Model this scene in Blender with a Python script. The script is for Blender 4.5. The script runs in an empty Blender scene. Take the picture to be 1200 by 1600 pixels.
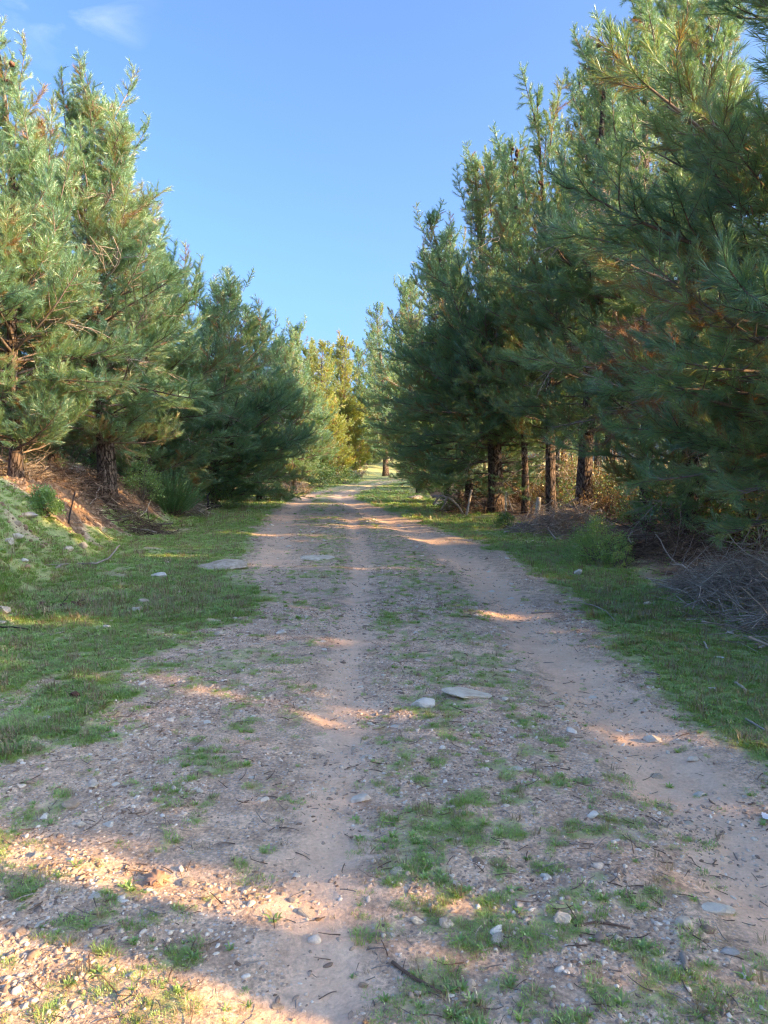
import bpy, math, random
import numpy as np
from mathutils import Vector, Euler, Matrix

R_ = math.radians
scene = bpy.context.scene
COL = scene.collection

# ------------------------------------------------------------------ camera, light, exposure
CAM_H = 1.55
F_PX = 1155.0
PITCH = math.atan(65 / F_PX)
cam_d = bpy.data.cameras.new('camera')
cam = bpy.data.objects.new('camera', cam_d)
COL.objects.link(cam)
cam.location = (0, 0, CAM_H)
cam.rotation_euler = (math.pi / 2 - PITCH, 0, 0)
cam_d.sensor_fit = 'VERTICAL'
cam_d.sensor_height = 36
cam_d.lens = 36 * F_PX / 1600
cam_d.clip_start = 0.05
cam_d.clip_end = 3000
scene.camera = cam

SUN_EL = R_(19.0)
SUN_AZ = R_(108.0)          # clockwise from +Y (straight ahead)
SUN_DIR = Vector((math.sin(SUN_AZ) * math.cos(SUN_EL), math.cos(SUN_AZ) * math.cos(SUN_EL), math.sin(SUN_EL)))
sd = bpy.data.lights.new('sun', 'SUN')
sd.energy = 2.9
sd.angle = R_(0.5)
sd.color = (1.0, 0.66, 0.29)
so = bpy.data.objects.new('sun', sd)
COL.objects.link(so)
so.rotation_euler = SUN_DIR.to_track_quat('Z', 'Y').to_euler()
so.location = (30, -10, 40)

world = bpy.data.worlds.new('World')
scene.world = world
world.use_nodes = True
wn, wl = world.node_tree.nodes, world.node_tree.links
wn.clear()
w_out = wn.new('ShaderNodeOutputWorld')
w_bg = wn.new('ShaderNodeBackground')
w_bg.inputs['Strength'].default_value = 0.15
w_sky = wn.new('ShaderNodeTexSky')
w_sky.sky_type = 'NISHITA'
w_sky.sun_disc = False
w_sky.sun_elevation = SUN_EL
w_sky.sun_rotation = SUN_AZ
w_sky.altitude = 200
w_sky.air_density = 0.6
w_sky.dust_density = 6.0
w_sky.ozone_density = 4.4
# thin wisps of cloud, part of the sky itself
w_tc = wn.new('ShaderNodeTexCoord')
w_map = wn.new('ShaderNodeMapping')
w_map.inputs['Scale'].default_value = (5.0, 5.0, 14.0)
w_map.inputs['Rotation'].default_value = (0.3, 0.6, 0.2)
w_n = wn.new('ShaderNodeTexNoise')
w_n.inputs['Scale'].default_value = 1.3
w_n.inputs['Detail'].default_value = 6
w_n.inputs['Roughness'].default_value = 0.55
w_n.inputs['Distortion'].default_value = 0.6
w_r = wn.new('ShaderNodeMapRange')
w_r.inputs['From Min'].default_value = 0.52
w_r.inputs['From Max'].default_value = 0.8
w_r.inputs['To Max'].default_value = 0.24
w_mix = wn.new('ShaderNodeMix')
w_mix.data_type = 'RGBA'
w_mix.inputs['B'].default_value = (2.6, 2.6, 3.2, 1)
w_tint = wn.new('ShaderNodeMix')
w_tint.data_type = 'RGBA'
w_tint.blend_type = 'MULTIPLY'
w_tint.inputs['Factor'].default_value = 1.0
w_tint.inputs['B'].default_value = (0.71, 0.79, 0.81, 1)
wl.new(w_tc.outputs['Generated'], w_map.inputs['Vector'])
wl.new(w_map.outputs['Vector'], w_n.inputs['Vector'])
wl.new(w_n.outputs['Fac'], w_r.inputs['Value'])
wl.new(w_sky.outputs['Color'], w_tint.inputs['A'])
wl.new(w_tint.outputs['Result'], w_mix.inputs['A'])
w_dot = wn.new('ShaderNodeVectorMath'); w_dot.operation = 'DOT_PRODUCT'
_u, _v = (95 - 600) / F_PX, (800 + 60) / F_PX
_cd = Vector((_u, math.cos(PITCH) + _v * math.sin(PITCH), -math.sin(PITCH) + _v * math.cos(PITCH))).normalized()
w_dot.inputs[1].default_value = _cd
wl.new(w_tc.outputs['Generated'], w_dot.inputs[0])
w_r2 = wn.new('ShaderNodeMapRange')
w_r2.inputs['From Min'].default_value = 0.9945
w_r2.inputs['From Max'].default_value = 0.9995
wl.new(w_dot.outputs['Value'], w_r2.inputs['Value'])
w_mm = wn.new('ShaderNodeMath'); w_mm.operation = 'MULTIPLY'
wl.new(w_r.outputs['Result'], w_mm.inputs[0]); wl.new(w_r2.outputs['Result'], w_mm.inputs[1])
wl.new(w_mm.outputs[0], w_mix.inputs['Factor'])
wl.new(w_mix.outputs['Result'], w_bg.inputs['Color'])
wl.new(w_bg.outputs['Background'], w_out.inputs['Surface'])

scene.view_settings.view_transform = 'Standard'
scene.view_settings.look = 'None'
scene.view_settings.gamma = 1.0
scene.view_settings.exposure = 2.4
scene.render.engine = 'CYCLES'
scene.cycles.max_bounces = 8
scene.cycles.diffuse_bounces = 4
scene.cycles.glossy_bounces = 2
scene.cycles.transmission_bounces = 4
scene.cycles.sample_clamp_indirect = 2.0
scene.cycles.use_adaptive_sampling = False
world.cycles.sampling_method = 'MANUAL'
world.cycles.sample_map_resolution = 2048
scene.cycles.caustics_reflective = False
scene.cycles.caustics_refractive = False
scene.cycles.use_denoising = True
scene.cycles.denoiser = 'OPENIMAGEDENOISE'
scene.cycles.denoising_input_passes = 'RGB_ALBEDO_NORMAL'
scene.cycles.denoising_prefilter = 'NONE'
scene.cycles.filter_width = 1.3

# ------------------------------------------------------------------ helpers
def tag(o, label=None, cat=None, group=None, kind=None):
    if label: o['label'] = label
    if cat: o['category'] = cat
    if group: o['group'] = group
    if kind: o['kind'] = kind
    return o

def empty(name, loc, rz=0.0):
    o = bpy.data.objects.new(name, None)
    COL.objects.link(o)
    o.location = loc
    o.rotation_euler = (0, 0, rz)
    o.empty_display_size = 0.2
    return o

def link(name, me, parent=None, loc=(0, 0, 0), rot=(0, 0, 0), scale=1.0):
    o = bpy.data.objects.new(name, me)
    COL.objects.link(o)
    o.parent = parent
    o.location = loc
    o.rotation_euler = rot
    o.scale = (scale,) * 3 if not hasattr(scale, '__len__') else scale
    return o

def make_mesh(name, V, F, mats, midx=None, smooth=None, attrs=None):
    """V (n,3); F (m,3) or (m,4) arrays or list of those; vertex float attrs."""
    me = bpy.data.meshes.new(name)
    Fs = F if isinstance(F, list) else [F]
    Fs = [np.asarray(f, dtype=np.int32) for f in Fs if len(f)]
    V = np.asarray(V, dtype=np.float32)
    me.vertices.add(len(V))
    me.vertices.foreach_set('co', V.ravel())
    nl = sum(f.size for f in Fs)
    npoly = sum(len(f) for f in Fs)
    me.loops.add(nl)
    me.loops.foreach_set('vertex_index', np.concatenate([f.ravel() for f in Fs]))
    tot = np.concatenate([np.full(len(f), f.shape[1], dtype=np.int32) for f in Fs])
    start = np.concatenate([[0], np.cumsum(tot)[:-1]]).astype(np.int32)
    me.polygons.add(npoly)
    me.polygons.foreach_set('loop_start', start)
    me.polygons.foreach_set('loop_total', tot)
    for m in mats:
        me.materials.append(m)
    if midx is not None:
        me.polygons.foreach_set('material_index', np.asarray(midx, dtype=np.int32))
    if smooth is not None:
        s = np.full(npoly, bool(smooth)) if isinstance(smooth, bool) else np.asarray(smooth, dtype=bool)
        me.polygons.foreach_set('use_smooth', s)
    if attrs:
        for k, a in attrs.items():
            a = np.asarray(a, dtype=np.float32)
            if a.ndim == 1:
                at = me.attributes.new(k, 'FLOAT', 'POINT')
                at.data.foreach_set('value', a)
            else:
                at = me.attributes.new(k, 'FLOAT_COLOR', 'POINT')
                at.data.foreach_set('color', a.ravel())
    me.update(calc_edges=True)
    return me

def _hash(ix, iy, seed):
    n = (ix.astype(np.int64) * 374761393 + iy.astype(np.int64) * 668265263 + seed * 1442695041) & 0x7fffffff
    n = ((n ^ (n >> 13)) * 1274126177) & 0x7fffffff
    n = (n ^ (n >> 16))
    return (n & 0xffff) / 65535.0

def vnoise(x, y, seed=0):
    x = np.asarray(x, float); y = np.asarray(y, float)
    ix = np.floor(x); iy = np.floor(y)
    fx = x - ix; fy = y - iy
    fx = fx * fx * (3 - 2 * fx); fy = fy * fy * (3 - 2 * fy)
    a = _hash(ix, iy, seed); b = _hash(ix + 1, iy, seed)
    c = _hash(ix, iy + 1, seed); d = _hash(ix + 1, iy + 1, seed)
    return (a + (b - a) * fx) * (1 - fy) + (c + (d - c) * fx) * fy - 0.5

def fbm(x, y, sc, oct=3, seed=0):
    r = 0; a = 1.0
    for k in range(oct):
        r = r + a * vnoise(x * sc + 17.3 * k, y * sc - 9.1 * k, seed + k)
        sc *= 2.1; a *= 0.5
    return r

def sstep(a, b, x):
    t = np.clip((x - a) / (b - a), 0, 1)
    return t * t * (3 - 2 * t)

# ------------------------------------------------------------------ lie of the land
C_Y = [-30, 0, 3.5, 6.75, 10.8, 14, 18.8, 25, 32, 40, 45, 54, 62, 70, 78, 88, 100, 140]
C_X = [2.4, 1.55, 1.5, 1.46, 1.5, 1.3, .75, -.2, -1.2, -2.3, -2.7, -2.6, -1.6, .4, 3.2, 8.5, 17, 55]
B_Y = [-30, 0, 3.2, 6.75, 12.3, 17, 22, 28, 140]
B_X = [.6, -.2, -.22, -.32, -.35, -.6, -.95, -1.3, -1.3]
A_Y = [-30, 8, 12, 14.3, 20, 28, 36, 45, 54, 62, 70, 78, 88, 100, 140]
A_X = [-2, -1.9, -1.9, -2.1, -2.85, -3.6, -4.05, -4.6, -4.4, -3.4, -1.5, 1.2, 6.5, 15, 53]
EL_Y = [-30, 0, 4.3, 5.5, 8, 11.5, 14.3, 20, 28, 36, 45, 54, 62, 70, 78, 88, 100, 140]
EL_X = [-3, -2.5, -2.0, -2.05, -1.6, -1.95, -2.6, -3.4, -4.2, -4.7, -5.2, -5.0, -4.0, -2.1, .6, 6, 14.4, 52]
ER_Y = [-30, 0, 3.2, 4.5, 6, 8.7, 12.3, 16, 21, 30, 40, 54, 62, 70, 78, 88, 100, 140]
ER_X = [2.9, 2.0, 1.75, 1.75, 1.92, 2.1, 2.1, 1.85, 1.1, -.3, -1.7, -2.0, -1.0, 1.0, 3.8, 9.1, 17.7, 56]
TOE_Y = [-30, 0, 6.7, 10.8, 15, 20, 33, 45, 60, 75, 90, 140]
TOE_X = [-2.8, -3.1, -3.5, -4.7, -5.5, -6.0, -7.4, -7.6, -6.6, -3.5, 4, 46]
RE_Y = [-30, 0, 7, 13, 22, 26, 40, 52, 65, 80, 95, 140]     # right margin of the wood
RE_X = [4.0, 3.9, 3.6, 3.8, 4.0, 3.7, 2.8, 2.1, 2.8, 8.5, 19, 62]

def ip(x, X, Y): return np.interp(x, X, Y)

def height(x, y, micro=True):
    x = np.asarray(x, float); y = np.asarray(y, float)
    s = ip(y, TOE_Y, TOE_X) - x
    k = ip(y, [-10, 3, 8, 22, 32, 60, 80], [.35, .6, 1, 1, .45, .3, .1])
    h = 1.38 * k * sstep(-0.1, 1.9, s) + 0.07 * np.clip(s - 1.5, 0, 5) + 0.03 * np.clip(s - 6.5, 0, 40)
    r = x - ip(y, RE_Y, RE_X)
    h = h + 0.18 * sstep(-0.2, 1.2, r) + 0.01 * np.clip(r - 1.5, 0, 60)
    h = h + np.clip(y - 58, 0, 60) * 0.042 + np.clip(y - 118, 0, 300) * 0.01
    bank = sstep(0, .5, s) * (1 - sstep(1.8, 3, s)) * k
    h = h + bank * (fbm(x, y, 1.9, 3, 91) * .16 + fbm(x * 1.0, y * 3.0, 2.2, 2, 93) * .05)
    off = np.clip(np.maximum(s, r) + 1.0, 0, 2) / 2
    h = h + fbm(x, y, 0.55, 3, 5) * (0.05 + 0.16 * off)
    dC = np.abs(x - ip(y, C_Y, C_X)); dB = np.abs(x - ip(y, B_Y, B_X)); dA = np.abs(x - ip(y, A_Y, A_X))
    fB = np.clip((30 - y) / 6, 0, 1); fA = np.clip((y - 10) / 4, 0, 1)
    h = h - 0.055 * np.exp(-(dC / .32) ** 2) - 0.035 * fB * np.exp(-(dB / .26) ** 2) - 0.03 * fA * np.exp(-(dA / .4) ** 2)
    if micro:
        near = np.clip(1.4 - np.abs(y) / 25, 0.12, 1)
        h = h + near * (fbm(x, y, 3.2, 2, 11) * 0.028 + fbm(x, y, 14, 2, 21) * 0.011)
        # little eroded ledges in the right-hand rut
        led = np.exp(-((y - 5.0) / 1.0) ** 2) * np.exp(-(dC / .5) ** 2)
        h = h + led * 0.05 * np.round(fbm(x * 0.8 + y * .5, y * 2.2, 1.6, 2, 33) * 3) / 3
    return h

def masks(x, y):
    """grass, rut, litter, orange cut bank - all 0..1"""
    x = np.asarray(x, float); y = np.asarray(y, float)
    s = ip(y, TOE_Y, TOE_X) - x
    r = x - ip(y, RE_Y, RE_X)
    n1 = fbm(x, y, 1.1, 3, 41); n2 = fbm(x, y, 4.5, 3, 51)
    eL = ip(y, EL_Y, EL_X) + 0.15 + n1 * 0.45 + n2 * 0.5
    eR = ip(y, ER_Y, ER_X) + n1 * 0.35 + n2 * 0.3
    gl = sstep(-0.55, 0.5, eL - x + n2 * .3)
    gr = sstep(-0.2, 0.4, x - eR)
    dC = np.abs(x - ip(y, C_Y, C_X) + n2 * .18) / (0.31 + .006 * y)
    fB = np.clip((30 - y) / 6, 0, 1); fA = np.clip((y - 9) / 4, 0, 1)
    dB = np.abs(x - ip(y, B_Y, B_X) + n2 * .15) / 0.22
    dA = np.abs(x - ip(y, A_Y, A_X) + n2 * .2) / 0.45
    rut = np.maximum.reduce([np.exp(-dC ** 2), 0.8 * fB * np.exp(-dB ** 2), 0.85 * fA * np.exp(-dA ** 2)])
    xb, xc, xa = ip(y, B_Y, B_X), ip(y, C_Y, C_X), ip(y, A_Y, A_X)
    n3 = fbm(x, y, 11, 2, 57)
    mid = np.clip(0.38 + n2 * .8 + n3 * 1.7 + n1 * .35, 0, 0.72) * ((x > xb) & (x < xc + .3))
    left = np.clip(0.16 + n2 * .9 + n3 * 1.1 + n1 * .7 + 0.3 * sstep(6, 13, y), 0, 0.65) * ((x <= xb))
    far = np.clip(0.62 + n2 * 0.8, 0, .9) * ((x > xa) & (x < xc)) * sstep(24, 36, y)
    g = np.maximum.reduce([gl, gr, mid, left, far]) * (1 - 0.93 * np.clip(rut * 1.3, 0, 1))
    bare = sstep(0.2, 0.5, fbm(x, y, 1.3, 3, 61) + 0.10 * sstep(0, 1.2, s))
    g = g * (1 - 0.45 * bare * (s > -1.0))
    litL = sstep(0.35, .9, s + n1 * .9) * sstep(13, 15, y) + sstep(1.5, 2.8, s + n1) * (1 - sstep(13, 15, y))
    litR = sstep(-0.1, 0.7, r + n1 * 0.7)
    lit = np.clip(litL + litR, 0, 1)
    g = g * (1 - lit) 
    orange = sstep(0.2, 0.35, s + n2 * .5) * (1 - sstep(.45, .7, s + n2 * .5)) * sstep(13.5, 15, y) * (1 - sstep(20, 22, y))
    orange = np.maximum(orange, 0.2 * bare * (s > 0) * (y < 13))
    lit = lit * (1 - orange * .7)
    g = np.maximum(g, .55 * sstep(48, 60, y) * (1 - lit))
    rut = rut * (1 - .6 * sstep(46, 60, y))
    lit = lit * (1 - .75 * sstep(60, 66, y)); g = np.maximum(g, .8 * sstep(60, 66, y) * (1 - rut))
    return g, np.clip(rut, 0, 1), lit, .5 * orange * (1 - g * .6)

def pix_dir(px, py):
    u = (px - 600) / F_PX; v = (800 - py) / F_PX
    return np.array([u, math.cos(PITCH) + v * math.sin(PITCH), -math.sin(PITCH) + v * math.cos(PITCH)])

def ground_at(px, py, tmax=200.0):
    d = pix_dir(px, py)
    t = 1.0
    while t < tmax:
        p = d * t
        if CAM_H + p[2] <= float(height(p[0], p[1])):
            break
        t *= 1.004
    return Vector((p[0], p[1], float(height(p[0], p[1]))))

def ground_px(px, y):
    x = (px - 600) / F_PX * y
    return Vector((x, y, float(height(x, y))))

def at_depth(px, py, y):
    d = pix_dir(px, py); t = y / d[1]
    return Vector((d[0] * t, y, CAM_H + d[2] * t))

def gz(x, y): return float(height(x, y))

# ------------------------------------------------------------------ materials
def new_mat(name):
    m = bpy.data.materials.new(name)
    m.use_nodes = True
    m.node_tree.nodes.clear()
    return m, m.node_tree.nodes, m.node_tree.links

def ramp(nodes, links, src, stops):
    r = nodes.new('ShaderNodeValToRGB')
    els = r.color_ramp.elements
    while len(els) < len(stops): els.new(0.5)
    for e, (p, c) in zip(els, stops):
        e.position = p; e.color = (*c, 1)
    links.new(src, r.inputs['Fac'])
    return r.outputs['Color']

def noise(nodes, links, vec, scale, detail=4, rough=0.6, out='Fac'):
    n = nodes.new('ShaderNodeTexNoise')
    n.inputs['Scale'].default_value = scale
    n.inputs['Detail'].default_value = detail
    n.inputs['Roughness'].default_value = rough
    if vec is not None: links.new(vec, n.inputs['Vector'])
    return n.outputs[out]

def mixc(nodes, links, fac, a, b, mode='MIX'):
    m = nodes.new('ShaderNodeMix'); m.data_type = 'RGBA'; m.blend_type = mode
    for key, v in (('Factor', fac), ('A', a), ('B', b)):
        if hasattr(v, 'links') or isinstance(v, bpy.types.NodeSocket): links.new(v, m.inputs[key])
        elif key == 'Factor': m.inputs[key].default_value = v
        else: m.inputs[key].default_value = (*v, 1)
    return m.outputs['Result']

def mth(nodes, links, op, a, b=None, c=None, clamp=False):
    m = nodes.new('ShaderNodeMath'); m.operation = op; m.use_clamp = clamp
    for i, v in enumerate((a, b, c)):
        if v is None: continue
        if isinstance(v, bpy.types.NodeSocket): links.new(v, m.inputs[i])
        else: m.inputs[i].default_value = v
    return m.outputs[0]

def leaf_mat(name, c_dark, c_light, c_dry, trans=0.35, rough=0.6, tint_attr='tint'):
    m, n, l = new_mat(name)
    out = n.new('ShaderNodeOutputMaterial')
    at = n.new('ShaderNodeAttribute'); at.attribute_name = tint_attr
    oi = n.new('ShaderNodeObjectInfo')
    f = mth(n, l, 'MULTIPLY_ADD', oi.outputs['Random'], 0.6, -0.28)
    f = mth(n, l, 'ADD', f, at.outputs['Fac'])
    col = ramp(n, l, f, [(0.0, c_dark), (0.75, c_light), (1.0, c_dry)])
    d = n.new('ShaderNodeBsdfDiffuse'); l.new(col, d.inputs['Color'])
    t = n.new('ShaderNodeBsdfTranslucent')
    tc = mixc(n, l, 1.0, col, (1.4, 1.2, 0.45), 'MULTIPLY')
    l.new(tc, t.inputs['Color'])
    g = n.new('ShaderNodeBsdfGlossy'); g.inputs['Roughness'].default_value = 0.38
    g.inputs['Color'].default_value = (0.7, 0.75, 0.7, 1)
    m1 = n.new('ShaderNodeMixShader'); m1.inputs[0].default_value = trans
    l.new(d.outputs[0], m1.inputs[1]); l.new(t.outputs[0], m1.inputs[2])
    m2 = n.new('ShaderNodeMixShader'); m2.inputs[0].default_value = 0.09
    l.new(m1.outputs[0], m2.inputs[1]); l.new(g.outputs[0], m2.inputs[2])
    l.new(m2.outputs[0], out.inputs['Surface'])
    return m

def solid_mat(name, stops, scale=6, rough=0.9, bump=0.3, bump_scale=30, stretch=None, island=False, detail=5):
    m, n, l = new_mat(name)
    out = n.new('ShaderNodeOutputMaterial')
    p = n.new('ShaderNodeBsdfPrincipled'); p.inputs['Roughness'].default_value = rough
    p.inputs['Specular IOR Level'].default_value = 0.25
    tc = n.new('ShaderNodeTexCoord')
    vec = tc.outputs['Object']
    oi = n.new('ShaderNodeObjectInfo')
    ad = n.new('ShaderNodeVectorMath'); ad.operation = 'ADD'
    l.new(vec, ad.inputs[0]); l.new(oi.outputs['Location'], ad.inputs[1]); vec = ad.outputs[0]
    if stretch:
        mp = n.new('ShaderNodeMapping'); mp.inputs['Scale'].default_value = stretch
        l.new(vec, mp.inputs['Vector']); vec = mp.outputs['Vector']
    f = noise(n, l, vec, scale, detail, 0.65)
    if island:
        g = n.new('ShaderNodeNewGeometry')
        f2 = mth(n, l, 'MULTIPLY_ADD', g.outputs['Random Per Island'], 0.5, -0.25)
        f = mth(n, l, 'ADD', f, f2)
    else:
        f2 = mth(n, l, 'MULTIPLY_ADD', oi.outputs['Random'], 0.3, -0.15)
        f = mth(n, l, 'ADD', f, f2)
    col = ramp(n, l, f, stops)
    l.new(col, p.inputs['Base Color'])
    b = n.new('ShaderNodeBump'); b.inputs['Strength'].default_value = bump; b.inputs['Distance'].default_value = 0.02
    l.new(noise(n, l, vec, bump_scale, 4, 0.7), b.inputs['Height'])
    l.new(b.outputs[0], p.inputs['Normal'])
    l.new(p.outputs[0], out.inputs['Surface'])
    return m

M = {}
M['needle'] = leaf_mat('pine_needles', (0.09, 0.215, 0.165), (0.26, 0.415, 0.20), (0.30, 0.14, 0.05), 0.42)
M['needle_sun_tint'] = leaf_mat('sun_tinted_needles', (0.17, 0.24, 0.07), (0.42, 0.47, 0.12), (0.42, 0.22, 0.06), 0.45)  # yellow of sunlight painted into the needle colour of the far pines
M['needle_dry'] = leaf_mat('dry_needles', (0.16, 0.085, 0.045), (0.36, 0.19, 0.10), (0.42, 0.26, 0.16), 0.3)
M['grass'] = leaf_mat('grass_blades', (0.23, 0.37, 0.10), (0.40, 0.58, 0.17), (0.45, 0.39, 0.19), 0.35)
M['leaf'] = leaf_mat('shrub_leaves', (0.07, 0.14, 0.05), (0.20, 0.32, 0.09), (0.34, 0.34, 0.09), 0.35)
M['leaf_bright'] = leaf_mat('bright_shrub_leaves', (0.13, 0.25, 0.08), (0.34, 0.50, 0.15), (0.5, 0.48, 0.14), 0.4)  # lighter copy of the shrub leaves; light put into the colour of shaded bushes
M['leaf_brown'] = leaf_mat('dry_shrub_leaves', (0.20, 0.12, 0.055), (0.44, 0.29, 0.12), (0.50, 0.28, 0.12), 0.4)
M['broom'] = leaf_mat('broom_stems', (0.07, 0.17, 0.075), (0.17, 0.32, 0.12), (0.25, 0.33, 0.11), 0.3)
M['straw'] = leaf_mat('dry_straw', (0.20, 0.14, 0.08), (0.42, 0.32, 0.19), (0.5, 0.4, 0.26), 0.3)
M['bark'] = solid_mat('pine_bark', [(0.25, (0.035, 0.024, 0.02)), (0.5, (0.10, 0.07, 0.055)), (0.75, (0.20, 0.145, 0.115))],
                      scale=9, bump=0.9, bump_scale=26, stretch=(1, 1, 0.25))
M['branch_bark'] = solid_mat('branch_bark', [(0.3, (0.10, 0.075, 0.06)), (0.7, (0.27, 0.20, 0.16))], scale=8, bump=0.3)
M['dead_wood'] = solid_mat('dead_wood', [(0.3, (0.20, 0.155, 0.125)), (0.7, (0.45, 0.37, 0.31))], scale=10, bump=0.4, bump_scale=60)
M['grey_twig'] = solid_mat('grey_twigs', [(0.2, (0.17, 0.125, 0.10)), (0.55, (0.39, 0.31, 0.25)), (0.85, (0.64, 0.55, 0.46))], scale=5, island=True)
M['brown_twig'] = solid_mat('brown_twigs', [(0.2, (0.06, 0.04, 0.03)), (0.55, (0.17, 0.11, 0.08)), (0.85, (0.34, 0.25, 0.19))], scale=5, island=True)
M['pale_wood'] = solid_mat('bleached_wood', [(0.3, (0.34, 0.27, 0.2)), (0.7, (0.62, 0.54, 0.44))], scale=12, bump=0.3, bump_scale=60)
M['stone'] = solid_mat('limestone', [(0.25, (0.36, 0.26, 0.18)), (0.5, (0.60, 0.47, 0.35)), (0.75, (0.78, 0.68, 0.54))], scale=9, bump=0.7, bump_scale=28)
M['white_stone'] = solid_mat('white_limestone', [(0.25, (0.46, 0.38, 0.30)), (0.5, (0.70, 0.61, 0.51)), (0.8, (0.82, 0.75, 0.66))], scale=12, bump=0.5, bump_scale=30)
M['grey_stone'] = solid_mat('grey_stone', [(0.25, (0.22, 0.18, 0.15)), (0.5, (0.40, 0.34, 0.29)), (0.8, (0.56, 0.5, 0.45))], scale=12, bump=0.6, bump_scale=30)
M['cone'] = solid_mat('cone_scales', [(0.3, (0.06, 0.03, 0.02)), (0.7, (0.20, 0.10, 0.065))], scale=30, bump=0.5, bump_scale=90)
M['dead_leaf'] = solid_mat('dead_leaf', [(0.3, (0.40, 0.20, 0.12)), (0.7, (0.56, 0.32, 0.2))], scale=40, bump=0.2)
M['black'] = solid_mat('charred', [(0.3, (0.01, 0.009, 0.01)), (0.7, (0.05, 0.04, 0.045))], scale=30, bump=0.5)
M['plastic'] = solid_mat('white_plastic', [(0.3, (0.75, 0.78, 0.8)), (0.7, (0.82, 0.83, 0.84))], scale=10, rough=0.35, bump=0.1)
M['wire'] = solid_mat('fence_wire', [(0.3, (0.05, 0.04, 0.035)), (0.7, (0.12, 0.1, 0.09))], scale=10, rough=0.6)

def bark_mat():
    m, n, l = new_mat('plated_pine_bark')
    out = n.new('ShaderNodeOutputMaterial')
    p = n.new('ShaderNodeBsdfPrincipled'); p.inputs['Roughness'].default_value = .95
    p.inputs['Specular IOR Level'].default_value = .15
    tc = n.new('ShaderNodeTexCoord'); mp = n.new('ShaderNodeMapping'); mp.inputs['Scale'].default_value = (1, 1, .28)
    l.new(tc.outputs['Object'], mp.inputs['Vector'])
    v = n.new('ShaderNodeTexVoronoi'); v.feature = 'DISTANCE_TO_EDGE'; v.inputs['Scale'].default_value = 16
    wv = noise(n, l, mp.outputs['Vector'], 9, 4, .6, 'Color')
    mx = mixc(n, l, .12, mp.outputs['Vector'], wv)
    l.new(mx, v.inputs['Vector'])
    edge = mth(n, l, 'MULTIPLY', v.outputs['Distance'], 7.0, clamp=True)
    nz = noise(n, l, mp.outputs['Vector'], 22, 4, .7)
    plate = ramp(n, l, nz, [(.3, (.10, .068, .052)), (.55, (.19, .135, .105)), (.75, (.30, .235, .19))])
    col = mixc(n, l, edge, (.028, .019, .016), plate)
    l.new(col, p.inputs['Base Color'])
    b = n.new('ShaderNodeBump'); b.inputs['Strength'].default_value = 1.0; b.inputs['Distance'].default_value = .03
    l.new(mth(n, l, 'ADD', edge, mth(n, l, 'MULTIPLY', nz, .4)), b.inputs['Height']); l.new(b.outputs[0], p.inputs['Normal'])
    l.new(p.outputs[0], out.inputs['Surface'])
    return m
M['bark'] = bark_mat()

# gravel instance colours
def gravel_mat():
    m, n, l = new_mat('gravel_stones')
    out = n.new('ShaderNodeOutputMaterial')
    p = n.new('ShaderNodeBsdfPrincipled'); p.inputs['Roughness'].default_value = 0.9
    p.inputs['Specular IOR Level'].default_value = 0.2
    oi = n.new('ShaderNodeObjectInfo')
    col = ramp(n, l, oi.outputs['Random'], [(0.0, (0.22, 0.15, 0.11)), (0.35, (0.48, 0.35, 0.26)), (0.7, (0.68, 0.53, 0.41)), (0.9, (0.78, 0.66, 0.54)), (1.0, (0.84, 0.77, 0.68))])
    tc = n.new('ShaderNodeTexCoord')
    nz = noise(n, l, tc.outputs['Object'], 3, 4)
    col = mixc(n, l, 0.5, col, ramp(n, l, nz, [(0.3, (0.55, 0.5, 0.48)), (0.7, (1.25, 1.2, 1.15))]), 'MULTIPLY')
    l.new(col, p.inputs['Base Color'])
    l.new(p.outputs[0], out.inputs['Surface'])
    return m
M['gravel'] = gravel_mat()

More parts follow.
